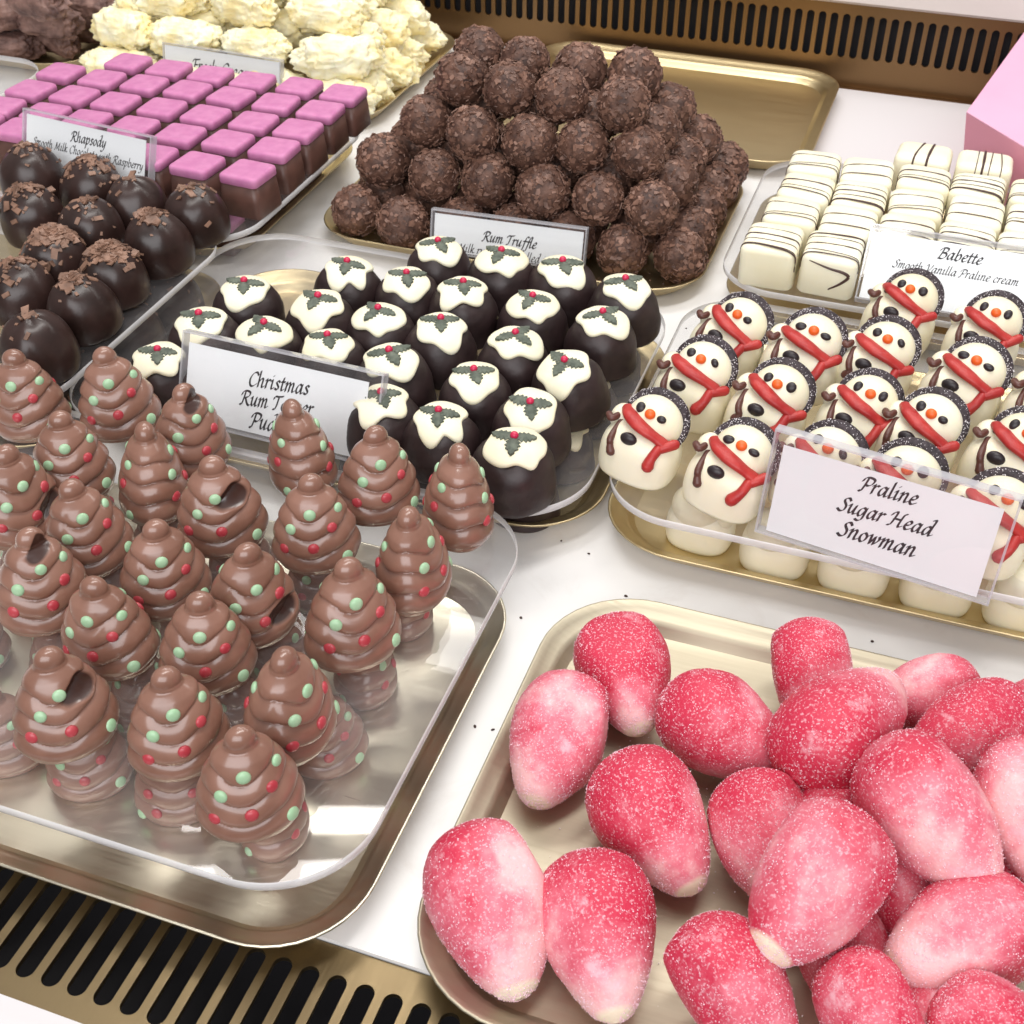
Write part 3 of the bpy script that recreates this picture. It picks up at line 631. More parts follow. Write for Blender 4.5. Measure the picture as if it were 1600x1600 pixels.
# ================================================================== HOLLY PUDDINGS
PZ = [(1.80, 0), (1.96, .10), (1.96, .5), (1.90, 1.1), (1.76, 1.75), (1.48, 2.28), (1.08, 2.62), (.6, 2.80), (.2, 2.85), (0.02, 2.86)]
PC = 1.0
_ang = [math.atan2(r_, z - PC) for r_, z in PZ][::-1]; _rad = [math.hypot(r_, z - PC) for r_, z in PZ][::-1]
def dome_r(alpha): return float(np.interp(alpha, _ang, _rad))
def pudding_proto(seed, lobes):
    rnd = random.Random(seed); root = empty('pudding_chocolate')
    Q = catmull([(r_, 0, z) for r_, z in PZ], 4); NU = 48; rings = []
    for q in Q:
        rings.append([np.array((q[0] * math.cos(t), q[0] * math.sin(t), q[2])) * (1 + .07 * vnoise((math.cos(t), math.sin(t), q[2] * .6), 1.3, seed) + .012 * vnoise((math.cos(t), math.sin(t), q[2]), 5, seed)) for t in np.linspace(0, 2 * math.pi, NU, endpoint=False)])
    mb = MB(); loft(mb, rings); mobj('pudding_body', mb.mesh('pudding_body', ['dark']), root)
    tilt = Matrix.Rotation(math.radians(5), 3, 'X')            # the cap sits a little to the front
    def P(al, th, h):
        d = tilt @ Vector((math.sin(al) * math.cos(th), math.sin(al) * math.sin(th), math.cos(al))); a2 = math.acos(max(-1, min(1, d.z)))
        return np.array((0, 0, PC)) + np.array(d) * (dome_r(a2) + h)
    NT = 64; ths = np.linspace(0, 2 * math.pi, NT, endpoint=False)
    edge = [.65 + .05 * math.sin(2 * t + seed) + .05 * math.sin(5 * t + seed * 2.1) + sum(.75 * a * math.exp(-(((t - c + math.pi) % (2 * math.pi) - math.pi) / w) ** 2) for c, a, w in lobes) for t in ths]
    rings = []
    for k in [1.0, 1.03, 1.02, .985, .93, .85, .72, .5, .25, .03]:
        h = {1.0: -.03, 1.03: .04, 1.02: .10, .985: .155}.get(k, .19)
        rings.append([P(edge[i] * k, t, h + .012 * vnoise((k * math.cos(t), k * math.sin(t), 0), 3, seed)) for i, t in enumerate(ths)])
    mb = MB(); loft(mb, rings, False, True); mobj('icing', mb.mesh('icing', ['icing']), root)
    ca, ct = .06, math.pi / 2                                     # holly spot, slightly to the back
    c0 = P(ca, ct, .20); nrm = Vector(P(ca, ct, 1.0) - c0).normalized(); ex = Vector((1, 0, 0)); ex = (ex - nrm * ex.dot(nrm)).normalized(); ey = nrm.cross(ex)
    base = rnd.uniform(-38, 38)
    for k, a in enumerate((168, 12, 285)):
        a = math.radians(a + base + rnd.uniform(-14, 14)); d1 = ex * math.cos(a) + ey * math.sin(a); d2 = nrm.cross(d1); L = rnd.uniform(.90, 1.06)
        up = []; sp_ = 5
        for i in range(sp_ * 2 + 1):
            s = i / (sp_ * 2); wv = .32 * math.sin(math.pi * min(1, s * .9 + .1)) ** .7; up.append((s * L, wv * (1.12 if i % 2 else .68)))
        out = [(-.02, .03)] + up[1:-1] + [(L * 1.06, 0)] + [(x, -y) for x, y in up[1:-1][::-1]] + [(-.02, -.03)]
        def Z(x, y): return .03 - .16 * (x / L) ** 2 * .55 - .35 * y * y + .02
        top = [np.array(Vector(c0) + d1 * x + d2 * y + nrm * Z(x, y)) for x, y in out]
        mid = [np.array(Vector(c0) + d1 * (.5 * L + (x - .5 * L) * .55) + d2 * y * .45 + nrm * (Z(x, y) + .07)) for x, y in out]
        bot = [p - np.array(nrm) * .13 for p in top]
        mb = MB(); loft(mb, [bot, top, mid], True, True, smooth=False); mobj('holly_leaf', mb.mesh('holly_leaf', ['holly']), root)
    mb = MB(); ellipsoid(mb, np.array(Vector(c0) + nrm * .13), (.19, .19, .175), 16, 10); mobj('berry', mb.mesh('berry', ['berry']), root)
    return root
PP = [pudding_proto(11, [(-1.5, .18, .5), (.2, .1, .5)]), pudding_proto(12, [(-2.2, .22, .35), (-.7, .16, .35), (2.9, .12, .4), (-1.5, -.06, .3)]), pudding_proto(13, [(-1.4, .38, .55), (.6, -.06, .6)]),
      pudding_proto(14, [(-1.2, .30, .3), (-2.4, .16, .4), (.1, .18, .35), (-1.8, -.08, .25)]), pudding_proto(15, [(-.6, .2, .6), (-2.0, .1, .4)]), pudding_proto(16, [(-2.6, .2, .5), (-1.0, .1, .3), (1.2, -.08, .7)]),
      pudding_proto(17, [(-.9, .26, .4), (2.4, .14, .6)]), pudding_proto(18, [(-1.9, .26, .3), (-1.0, .24, .3), (-1.45, -.1, .2), (.4, .12, .5)])]
D = [  # cap pixel, variant, turn, label
 (382, 432, 0, -10, 'dark pudding at the far left of the back part, beside the bare shelf corner'),
 (540, 400, 2, 20, 'dark pudding in front of the truffle tray rim, tall cream cap'),
 (685, 366, 4, -5, 'dark pudding at the back, touching the left end of Rum Truffle sign'),
 (785, 386, 3, 10, 'dark pudding at the back, in front of the word Rum'),
 (880, 402, 1, 0, 'dark pudding at the back, below the right end of Rum Truffle sign'),
 (978, 430, 0, 40, 'dark pudding at the back right corner beside the last truffles'),
 (500, 455, 2, -15, 'dark pudding with long cream drip, second row from back at left'),
 (635, 414, 4, -40, 'dark pudding with wide cream cap, third from left in second row back'),
 (722, 433, 1, 15, 'dark pudding in second row from back, below the pudding touching the sign'),
 (835, 450, 3, 5, 'dark pudding in second row from back, below the Truffle word'),
 (943, 478, 4, 15, 'dark pudding in second row from back at the right edge'),
 (318, 484, 0, 10, 'dark pudding left of the Christmas sign top corner'),
 (410, 496, 3, -10, 'dark pudding just above the middle of the Christmas sign'),
 (515, 513, 0, 20, 'dark pudding just above the right half of the Christmas sign'),
 (595, 473, 3, -25, 'dark pudding with pointed cream drip in the middle row'),
 (685, 490, 2, 30, 'dark pudding with tripled cream drip in the centre of the tray'),
 (803, 510, 4, 30, 'dark pudding in the middle row, right of the tripled drip'),
 (902, 542, 2, -35, 'dark pudding tipped over with the longest cream cap, right edge'),
 (245, 533, 1, 5, 'dark pudding at the front left, left of the Christmas sign'),
 (615, 540, 4, 5, 'dark pudding above the right top corner of the Christmas sign'),
 (745, 565, 0, 15, 'dark pudding with broad even cap, centre right of the tray'),
 (598, 602, 1, 30, 'dark pudding half hidden by the right end of the Christmas sign'),
 (690, 628, 2, 15, 'dark pudding behind the back chocolate trees, cap with low point'),
 (838, 600, 0, -10, 'dark pudding in front of the tipped over one at the right edge'),
 (803, 672, 3, 35, 'dark pudding nearest the viewer at the front right corner'),
]
for px, py, k, rz, lab in D:
    x, y, _ = ray_at(px, py, 6.05); o = instance(PP[(k + 5 if D.index((px, py, k, rz, lab)) % 3 == 1 and k < 3 and 'long' not in lab and 'trip' not in lab and 'tip' not in lab else k)]); tip_ = 12 if 'tipped' in lab else 0
    place(o, x, y - .1 - tip_ * .03, 3.0 + tip_ * .02, rz * .6 + 12 + rj.uniform(-6, 6), tip_ + rj.uniform(0, 3), rj.uniform(-3, 3), rj.uniform(.89, .96)); tag(o, lab, 'pudding chocolate', 'dark puddings with holly')
lab2 = ['lower dark pudding under the shelf at its front right corner', 'lower dark pudding under the shelf, second back along the right edge', 'lower dark pudding under the shelf, third back along the right edge',
        'lower dark pudding under the shelf, hindmost along the right edge', 'lower dark pudding under the shelf behind the back chocolate trees', 'lower dark pudding under the shelf below the Christmas sign', 'lower dark pudding under the shelf at its front left corner']
for (x, y), lab in zip([(-13.9, 41.8), (-13.4, 45.6), (-13.3, 49.4), (-13.2, 53.2), (-17.6, 41.8), (-21.2, 41.8), (-31.6, 42)], lab2):
    o = instance(PP[1]); place(o, x, y, .38, rj.uniform(0, 90), 0, 0, .80); tag(o, lab, 'pudding chocolate', 'lower puddings beneath the shelf')

# ================================================================== SNOWMEN
def snowman_proto(seed):
    rnd = random.Random(seed); root = empty('snowman_chocolate')
    j = lambda a: rnd.uniform(-a, a)
    BC, BR_ = np.array((0, 0, .78)), np.array((1.70, 1.44, 1.56))
    mb = MB(); ellipsoid(mb, BC, BR_, 40, 30, pw=.76, zmin=0)
    ellipsoid(mb, (-1.22, .30, 1.95), (.52, .6, .62), 20, 14)
    mobj('snowman_body', mb.mesh('snowman_body', ['white']), root)
    hc = np.array((.18, .42, 2.22)); hr = np.array((1.27, 1.10, 1.20)); RH = Matrix.Rotation(math.radians(-34), 3, 'X')
    def H(x, y, z): return hc + np.array(RH @ Vector((x, y, z)))      # head frame, tipped back
    mb = MB(); ellipsoid(mb, hc, hr, 32, 22, rot=RH); mobj('head', mb.mesh('head', ['white']), root)
    mb = MB(); pts = []
    for a in np.linspace(190, -44, 15):
        t = math.radians(a); pts.append(H(1.27 * math.cos(t), .02 + .10 * math.cos(2 * t), .10 + 1.16 * math.sin(t)))
    tube(mb, pts, [.17] + [.22] * 4 + [.25] * 5 + [.22] * 4 + [.17], 12, 0, 4, up=(0, 1, 0))
    ellipsoid(mb, H(0, .46, .16), (1.36, .86, 1.26), 26, 16, rot=RH)
    Q = np.array(catmull(pts, 8)); pp = []; nn = []
    for _ in range(1000):
        c = Q[rnd.randrange(len(Q))]; d = np.array((rnd.gauss(0, 1), rnd.gauss(-.3, 1), rnd.gauss(.3, 1))); d /= np.linalg.norm(d); pp.append(c + d * .235); nn.append(d)
    for _ in range(160):
        d = np.array((rnd.gauss(0, 1), abs(rnd.gauss(0, 1)), rnd.gauss(.4, 1))); d /= np.linalg.norm(d); pp.append(H(d[0] * 1.36, .46 + d[1] * .86, .16 + d[2] * 1.26)); nn.append(np.array(RH @ Vector(d)))
    crystals(mb, pp, nn, .023, 1, rnd)
    mobj('hat', mb.mesh('hat', ['hat', 'sugar']), root)
    def on_head(x, z, out=0): return H(x, -hr[1] * math.sqrt(max(.02, 1 - (x / hr[0]) ** 2 - (z / hr[2]) ** 2)) - out, z)
    def front(x, z, out):                                             # nearest surface of head or body on the reader's side
        ys = [hc[1] + .4]
        q = 1 - abs(x / BR_[0]) ** 2.6 - abs((z - BC[2]) / BR_[2]) ** 2.6
        if q > 0: ys.append(-BR_[1] * q ** (1 / 2.6))
        for y in np.linspace(-1.2, .8, 81):
            v = np.array(RH.transposed() @ Vector((x - hc[0], y - hc[1], z - hc[2]))) / hr
            if v @ v < 1: ys.append(y); break
        return (x, min(ys) - out, z)
    for x, z in ((-.58 + j(.08), .38 + j(.08)), (.54 + j(.08), .28 + j(.08))):
        mb = MB(); ellipsoid(mb, on_head(x, z), (.24 + j(.05), .14, .21 + j(.05)), 14, 10, rot=RH @ Matrix.Rotation(rnd.uniform(-.8, .8), 3, 'Y')); mobj('eye', mb.mesh('eye', ['black']), root)
    mb = MB(); ellipsoid(mb, on_head(-.02 + j(.06), .26 + j(.06), .04), (.235, .2, .22), 16, 12, rot=RH); mobj('nose', mb.mesh('nose', ['orange']), root)
    mb = MB(); dz = j(.05)
    SC = [front(-1.0, 2.52 + dz, -.02), front(-.62, 2.64 + dz, .09), front(-.15, 2.60 + j(.05), .09), front(.32, 2.46, .09), front(.75, 2.26 + j(.04), .09), front(1.15, 2.04, .07)]
    tube(mb, SC, [.25, .30, .32, .30, .27, .29], 12, 0, 6, (1.22, .72))
    tube(mb, [front(1.04, 1.96, .06), front(.94, 1.62, .09), front(.82 + j(.14), 1.26 + j(.08), .07)], [.21, .21, .27], 12)
    tube(mb, [front(1.1, 1.96, .08), (1.52, SC[-1][1] + .14, 2.1 + j(.12))], [.21, .23], 10)
    mobj('scarf', mb.mesh('scarf', ['scarf']), root)
    mb = MB(); ellipsoid(mb, front(-.34 + j(.1), 1.98 + j(.08), -.02), (.38, .22, .29), 16, 12); mobj('button', mb.mesh('button', ['black']), root)
    mb = MB(); tube(mb, [(-1.62, -.3, 2.22), (-1.36, -.46, 2.24), front(-1.1, 2.24, .05), front(-.96, 2.42, .05)], [.16, .15, .16, .13], 10)
    tube(mb, [front(-1.1, 2.22, .05), front(-1.02, 1.85, .06), front(-.92 + j(.12), 1.5, .06), front(-.86 + j(.12), 1.26, .05)], [.15, .15, .15, .2], 10)
    mobj('twig_arm', mb.mesh('twig_arm', ['stick']), root)
    return root
SP = [snowman_proto(q) for q in (21, 22, 23, 24, 25)]
low_snow = empty('snowman_chocolate')
for ch in SP[0].children:
    if ch.name.startswith(('snowman_body', 'head')): q = ch.copy(); COL.objects.link(q); q.parent = low_snow
SN = [
 (1422, 454, 'snowman in front of the Babette sign, under the words Smooth Vanilla'), (1556, 489, 'snowman in front of the Babette sign, under the word cream'), (1144, 491, 'snowman with red scarf at the back left corner of the shelf'),
 (1262, 523, 'snowman second from left in the second row from the back'), (1382, 531, 'snowman third from left in the second row from the back'), (1520, 568, 'snowman fourth from left in the second row from the back'),
 (1092, 565, 'snowman on left shelf edge, two rows behind the front corner one'), (1210, 600, 'snowman just above the top left corner of the Praline sign'), (1351, 615, 'snowman above the word Praline, round button in plain view'),
 (1450, 646, 'snowman above the sign centre with nose touching its scarf'), (1594, 679, 'snowman above the right end of the sign at the picture edge'), (1010, 648, 'snowman at the front left corner, over bare gold tray'),
 (1149, 696, 'snowman immediately left of the Praline sign, in the front row'), (1289, 700, 'snowman behind the left part of the Praline sign, only hat showing'), (1418, 735, 'snowman behind the middle of the Praline sign, only hat showing'),
 (1562, 781, 'snowman behind the right end of the Praline sign, hat and scarf showing'), (1655, 600, 'snowman cut off by the right picture edge, only its arm side in view')]
for i, (px, py, lab) in enumerate(SN):
    x, y, _ = ray_at(px, py, 6.45); o = instance(SP[(i * 2 + i // 5) % 5]); rz = -12 + rj.uniform(-6, 6); a = math.radians(rz)
    place(o, x - .3, y + .35, 3.4, rz, rj.uniform(-6, -2), 5 + rj.uniform(-3, 3), rj.uniform(.98, 1.04)); tag(o, lab, 'snowman chocolate', 'snowmen in red scarves')
for x, y, lab in [(-6.2, 42.3, 'lower snowman under the shelf at left, only pale base showing'), (-2.9, 41.8, 'lower snowman below the left end of the Praline sign'), (.4, 41.7, 'lower snowman below the middle of the Praline sign'), (3.7, 41.7, 'lower snowman below the right part of the Praline sign'), (7, 41.7, 'lower snowman at the right picture edge below the sign')]:
    o = instance(low_snow); place(o, x, y + .4, .38, 180 + rj.uniform(-15, 5), 0, 0, .86); tag(o, lab, 'snowman chocolate', 'lower snowmen beneath the shelf')

# ================================================================== STRIPED WHITE PRALINES
def babette_proto(ys, seed, hook=False, thick=1.0):
    rnd = random.Random(seed); root = empty('striped_praline'); w, d, h, R = 1.44, 1.56, 2.35, .42
    rings = [rrect(-w + .12, w - .12, -d + .12, d - .12, .35, 0, 5), rrect(-w, w, -d, d, .45, .14, 5), rrect(-w, w, -d, d, .45, h - R - .05, 5)]
    for k in range(1, 7):
        a = math.pi / 2 * k / 6; i = R * (1 - math.cos(a)); rings.append(rrect(-w + i, w - i, -d + i, d - i, .45, h - R - .05 + R * math.sin(a), 5))
    rings.append(rrect(-.4, .4, -.5, .5, .2, h + .02, 5))
    rings = [[np.array(p) + .025 * np.array((vnoise(p, .9, seed), vnoise(p, .9, seed + 3), vnoise(p, .9, seed + 6))) for p in r_] for r_ in rings]
    mb = MB(); loft(mb, rings); mobj('praline_block', mb.mesh('praline_block', ['white_block']), root)
    mb = MB()
    for y in ys:
        sl = rnd.uniform(-.12, .12); pts = []
        lo = rnd.uniform(.9, 1.5)
        for x, z in ((-w - .0, lo), (-w, h - R - .05), (-w + .12, h - .16), (-w + .42, h - .03), (-.5, h + .02), (.5, h + .02), (w - .42, h - .03), (w - .12, h - .16), (w, h - R - .05), (w, lo + .2)):
            ye = max(-d + .02, min(d - .02, y + sl * x)); e = max(0, abs(ye) - (d - R)); z2 = z - (R - math.sqrt(max(0, R * R - e * e)) if e > 0 and z > h - R else 0)
            pts.append((x, ye, z2))
        r_ = rnd.choice([.018, .024, .03, .042]) * thick; tube(mb, pts, [r_ * .6, r_, r_, r_, r_ * rnd.uniform(.6, 1.3), r_, r_, r_, r_, r_ * .6], 6, 0, 3)
    if hook: tube(mb, [(-1.0, -d + .02, 1.95), (0, -d - .01, 1.72), (.75, -d - .01, 1.62), (1.05, -d, 1.4), (.7, -d - .01, .95), (.2, -d - .01, .55)], [.03, .06, .08, .09, .07, .04], 8, 0, 6)
    mobj('stripes', mb.mesh('stripes', ['stripe']), root)
    return root
BP = [babette_proto([-1.25, -1.18, -.65, -.1, .55], 31), babette_proto([-1.0, -.6, .2], 32), babette_proto([-.9, .3], 33), babette_proto([-1.2, -.85, .4], 34), babette_proto([-1.25, -1.0, -.2, .5, .9], 35, True), babette_proto([-.35, .3], 36, False, 2.4), babette_proto([-.85, -.3, .1, .45], 37, False, 1.7)]
COLW = ['first column from the left', 'second column from the left', 'third column from the left', 'fourth column from the left', 'column at the right edge']
rows = [61.85, 65.15, 68.45, 71.8]
for r_ in range(4):
    for c_ in range(5):
        if r_ == 0 and c_ > 1: continue
        k = 4 if (r_, c_) == (0, 1) else 0 if (r_, c_) == (0, 0) else (r_ * 2 + c_ * 3 + 1) % 4
        o = instance(BP[k]); place(o, -7.05 + c_ * 3.04 + (.55 if r_ > 1 else .3 if r_ else 0), rows[r_] + rj.uniform(-.12, .12), 3.2 + r_ * .02, rj.uniform(-3, 3), rj.uniform(-3, 3), rj.uniform(-2, 2), 1.0)
        lab = 'striped white praline in the ' + COLW[c_] + ', ' + ['front row', 'second row from the front', 'third row from the front', 'fourth row from the front'][r_]
        if (r_, c_) == (0, 1): lab = 'striped white praline with a dark hook drawn on its front face'
        if (r_, c_) == (0, 0): lab = 'striped white praline with a plain pale front face at front left corner'
        tag(o, lab, 'praline', 'striped white pralines')
for x, k, lab in [(-.7, 5, 'white praline at the back turned sideways with two thick brown stripes'), (2.75, 6, 'white praline at the back turned sideways with four brown stripes')]:
    o = instance(BP[k]); place(o, x, 75.4, 3.2, 90 + rj.uniform(-3, 3), 0, 4); tag(o, lab, 'praline', 'striped white pralines')

# ================================================================== PINK TOPPED CUBES
def cube_proto():
    root = empty('pink_topped_praline'); mb = MB()
    def sq(h, r_, z): return [np.array((p[0] * (1 + .03 * (1 - (p[1] / h) ** 2)), p[1] * (1 + .03 * (1 - (p[0] / h) ** 2)), p[2])) for p in rrect(-h, h, -h, h, r_, z, 5)]
    loft(mb, [sq(1.24, .25, 0), sq(1.28, .3, .08), sq(1.24, .3, .9), sq(1.15, .3, 1.86)]); mobj('praline_base', mb.mesh('praline_base', ['praline']), root)
    mb = MB(); loft(mb, [sq(1.14, .25, 1.80), sq(1.20, .3, 1.86), sq(1.20, .3, 2.16), sq(1.17, .28, 2.27), sq(1.08, .24, 2.34), sq(.94, .2, 2.36), sq(.4, .1, 2.37)]); mobj('pink_lid', mb.mesh('pink_lid', ['pink_lid']), root)
    return root
CP = cube_proto()
KY = [58.35, 61.6, 64.65, 67.7, 70.65]; KN = ['front row', 'second row from the front', 'middle row', 'fourth row from the front', 'back row']
for r_ in range(5):
    for c_ in range(7):
        if r_ == 4 and c_ > 5: continue
        o = instance(CP); x = -35.85 - 3.09 * c_ - (.05 if r_ % 2 else 0)
        place(o, x + rj.uniform(-.1, .1), KY[r_] + (.8 if r_ == 0 and c_ > 2 else 0) + rj.uniform(-.12, .12), 3.86, rj.uniform(-4, 4), 0, 0)
        tag(o, 'pink topped chocolate cube, %s from the right, %s of its shelf' % (ORD[c_], KN[r_]), 'praline', 'pink topped cubes')
for y, lab in [(59.5, 'lower dark cube under the shelf at its front right corner'), (62.8, 'lower dark cube under the shelf, second back on the right'), (66.1, 'lower dark cube under the shelf, third back on the right'), (69.4, 'lower dark cube under the shelf, hindmost on the right')]:
    o = instance(CP); place(o, -38.6, y, .38, 0, 0, 0, .8); tag(o, lab, 'praline', 'lower cubes beneath the shelf')

# ================================================================== DARK FLAKED DOMES
def dome_proto(seed, nfl, spread, peak):
    rnd = random.Random(seed); root = empty('dark_dome_chocolate')
    prof = [(1.62, 0), (1.88, .15), (1.97, .7), (1.93, 1.35), (1.76, 2.0), (1.42, 2.6), (.95, 3.02), (.42, 3.22 + peak * .5), (.02, 3.27 + peak)]
    Q = catmull([(r_, 0, z) for r_, z in prof], 4); rings = []
    for q in Q: rings.append([np.array((q[0] * math.cos(t), q[0] * math.sin(t), q[2])) * (1 + .04 * vnoise((math.cos(t), math.sin(t), q[2] * .5), 1.3, seed)) for t in np.linspace(0, 2 * math.pi, 48, endpoint=False)])
    mb = MB(); loft(mb, rings); mobj('dome_body', mb.mesh('dome_body', ['dome']), root)
    mb = MB(); n = 0
    ca, cb = rnd.uniform(0, 6.28), rnd.uniform(.1, .4)
    while n < nfl:
        i = int(len(Q) * (1 - abs(rnd.gauss(0, spread)))) ; th = rnd.uniform(0, 6.28)
        if not 6 <= i < len(Q): continue
        q = np.array(rings[i][int(th / 6.2832 * 48) % 48]); nv = Vector((q[0], q[1], (q[2] - 1.2) * 1.1)).normalized()
        if rnd.random() < .55: nv = (nv + Vector((rnd.uniform(-.6, .6), rnd.uniform(-.6, .6), rnd.uniform(0, .5)))).normalized()
        a = nv.orthogonal().normalized(); a.rotate(Matrix.Rotation(rnd.uniform(0, 6.28), 3, nv)); b_ = nv.cross(a)
        big = rnd.random() ** 2.5; L, W, Th = .09 + .34 * big, .06 + .16 * big, rnd.uniform(.03, .06); c = Vector(q) + nv * Th * .3
        v = [c + a * (sx_ * L * rnd.uniform(.7, 1.1)) + b_ * (sy_ * W * rnd.uniform(.6, 1.2)) + nv * (Th * sz_) for sz_ in (-1, 1) for sy_ in (-1, 1) for sx_ in (-1, 1)]
        mb.add(v, [(0, 2, 3, 1), (4, 5, 7, 6), (0, 1, 5, 4), (2, 6, 7, 3), (0, 4, 6, 2), (1, 3, 7, 5)], 0, False); n += 1
    mobj('flakes', mb.mesh('flakes', ['flake']), root)
    return root
DP = [dome_proto(41, 90, .14, .15), dome_proto(42, 90, .26, 0), dome_proto(43, 40, .3, .05), dome_proto(44, 12, .4, .02), dome_proto(45, 460, .2, .1)]
DM = [(40, 227, 2, 'dark dome behind the others at left, flakes scattered on its far side'), (130, 243, 1, 'dark dome under the Rhapsody sign with big loose flakes'), (205, 270, 3, 'smooth dark dome before the right end of the Rhapsody sign'),
 (300, 283, 2, 'dark dome at the back right corner with flakes on its left shoulder'), (40, 282, 1, 'dark dome with finely flaked top, left in the second row back'), (130, 306, 2, 'dark dome in the middle of the second row back, few large flakes'),
 (240, 326, 0, 'dark dome with a small flaked peak on the right shelf edge'), (70, 353, 4, 'dark dome covered in thick light brown flakes, left of two crusted ones'), (165, 378, 4, 'dark dome crusted with curled flakes, nearest the right shelf edge'),
 (20, 402, 1, 'dark dome cut by the left picture edge with patchy flakes'), (120, 424, 0, 'dark dome with a ragged flaked ridge, behind the big smooth one'), (45, 484, 3, 'big smooth dark dome nearest the chocolate trees')]
for px, py, k, lab in DM:
    x, y, _ = ray_at(px, py, 7.1); o = instance(DP[k]); place(o, x, y, 4.0, rj.uniform(0, 360), rj.uniform(-6, 6), rj.uniform(-6, 6), rj.uniform(.86, .94)); tag(o, lab, 'dome chocolate', 'dark flaked domes')
for x, y, lab in [(-37.2, 39.6, 'lower dark dome under the shelf at the front corner'), (-37.2, 43.4, 'lower dark dome under the shelf, second back on the right'), (-37.2, 47.2, 'lower dark dome under the shelf, third back on the right'), (-37.2, 51, 'lower dark dome under the shelf, hindmost on the right'), (-41, 39.6, 'lower dark dome under the shelf, left of the front corner one')]:
    o = instance(DP[3]); place(o, x, y, .38, rj.uniform(0, 360), 0, 0, .92); tag(o, lab, 'dome chocolate', 'lower domes beneath the shelf')

# ================================================================== FLAKED TRUFFLES
def ico(sub):
    import bmesh
    bm = bmesh.new(); bmesh.ops.create_icosphere(bm, subdivisions=sub, radius=1); bm.verts.ensure_lookup_table()
    v = np.array([q.co[:] for q in bm.verts]); f = [[q.index for q in p.verts] for p in bm.faces]; bm.free(); return v, f
IV, IF = ico(4)
def truffle_mesh(seed):
    rnd = random.Random(seed); mb = MB(); V = []
    for p in IV: V.append(p * (1.48 + .10 * vnoise(p, 1.4, seed) + .08 * vnoise(p, 4.0, seed + 9) + .05 * vnoise(p, 9, seed + 4)))
    mb.add(V, IF, 0, True)
    for _ in range(520):
        d = np.array((rnd.gauss(0, 1), rnd.gauss(0, 1), rnd.gauss(0, 1))); d /= np.linalg.norm(d)
        q = d * (1.49 + .10 * vnoise(d, 1.4, seed) + .08 * vnoise(d, 4.0, seed + 9)); nv = (Vector(d) + Vector((rnd.gauss(0, .3), rnd.gauss(0, .3), rnd.gauss(0, .3)))).normalized()
        a = nv.orthogonal().normalized(); a.rotate(Matrix.Rotation(rnd.uniform(0, 6.28), 3, nv)); b_ = nv.cross(a); s = .07 + .21 * rnd.random() ** 1.8; n_ = rnd.choice([4, 5, 5, 6]); c = Vector(q) + nv * rnd.uniform(-.01, .05)
        pts = []
        for k in range(n_):
            t = 2 * math.pi * (k + rnd.uniform(-.3, .3)) / n_; rr = s * rnd.uniform(.65, 1.15); bend = -.3 * (rr * math.cos(t)) ** 2; pts.append(c + a * rr * math.cos(t) + b_ * rr * math.sin(t) * .75 + nv * bend)
        mb.add([p for p in pts] + [p - nv * .05 for p in pts], [list(range(n_))] + [[k, n_ + k, n_ + (k + 1) % n_, (k + 1) % n_] for k in range(n_)], 1, False)
    return mb.mesh('truffle', ['truffle', 'truffle_flake'])
TM = [truffle_mesh(51 + i) for i in range(6)]
tc_ = [0]
def truffle(x, y, z, lab):
    o = mobj('flaked_truffle', TM[tc_[0] % 6]); tc_[0] += 1
    place(o, x, y, z, rj.uniform(0, 360), rj.uniform(0, 360), rj.uniform(0, 360), rj.uniform(.98, 1.07)); tag(o, lab, 'truffle', 'pyramid of flaked truffles')
W = ORD + []
for i in range(7): truffle(-32.0 + 3.26 * i, 63.5 + [0.2, -.4, .8, .9, 1.0, .7, 1.2][i], 1.9, 'flaked dark truffle in the bottom layer, %s along the front' % nth(i, 7))
for i in range(1, 5): truffle(-12.6 + rj.uniform(-.15, .15), 64.4 + 3.25 * i, 1.9, 'flaked dark truffle in the bottom layer, %s back along the right side' % ORD[i])
for i in range(1, 5): truffle(-31.7 + rj.uniform(-.2, .2), 63.6 + 3.2 * i, 1.9, 'flaked dark truffle in the bottom layer, %s back along the left side' % ORD[i])
for i in range(1, 6): truffle(-31.7 + 3.22 * i, 76.4, 1.9, 'flaked dark truffle in the bottom layer, %s from left along the back' % ORD[i])
for i in range(6): truffle([-31.0, -27.4, -24.2, -20.75, -17.5, -14.4][i], [65.7, 64.95, 65.3, 64.9, 65.1, 65.0][i], 4.35, 'flaked dark truffle in the second layer, %s along the front' % nth(i, 6))
for i in range(1, 4): truffle(-14.2 + rj.uniform(-.2, .2), 65.1 + 3.3 * i, 4.35, 'flaked dark truffle in the second layer, %s back along the right side' % ORD[i])
for i in range(1, 4): truffle(-30.4 + rj.uniform(-.2, .2), 65.6 + 3.2 * i, 4.35, 'flaked dark truffle in the second layer, %s back along the left side' % ORD[i])
for i in range(5): truffle([-28.6, -25.4, -21.9, -18.95, -15.65][i], [66.8, 66.1, 66.0, 66.5, 66.6][i], 6.7, 'flaked dark truffle in the third layer, %s along the front' % nth(i, 5))
for i in range(1, 3): truffle(-15.8 + .1 * i, 66.6 + 3.3 * i, 6.7, 'flaked dark truffle in the third layer, %s back along the right side' % ORD[i])
for i in range(1, 3): truffle(-28.6, 66.8 + 3.3 * i, 6.7, 'flaked dark truffle in the third layer, %s back along the left side' % ORD[i])
for i in range(4): truffle([-26.85, -23.7, -20.65, -17.0][i], [68.1, 67.6, 67.7, 67.6][i], 8.95, 'flaked dark truffle on the top layer, %s along its front' % nth(i, 4))
for i in range(4): truffle([-27.4, -24.3, -20.8, -17.6][i], [72.6, 72.0, 71.8, 72.2][i], 8.9, 'flaked dark truffle on the top layer, %s along its back' % nth(i, 4))
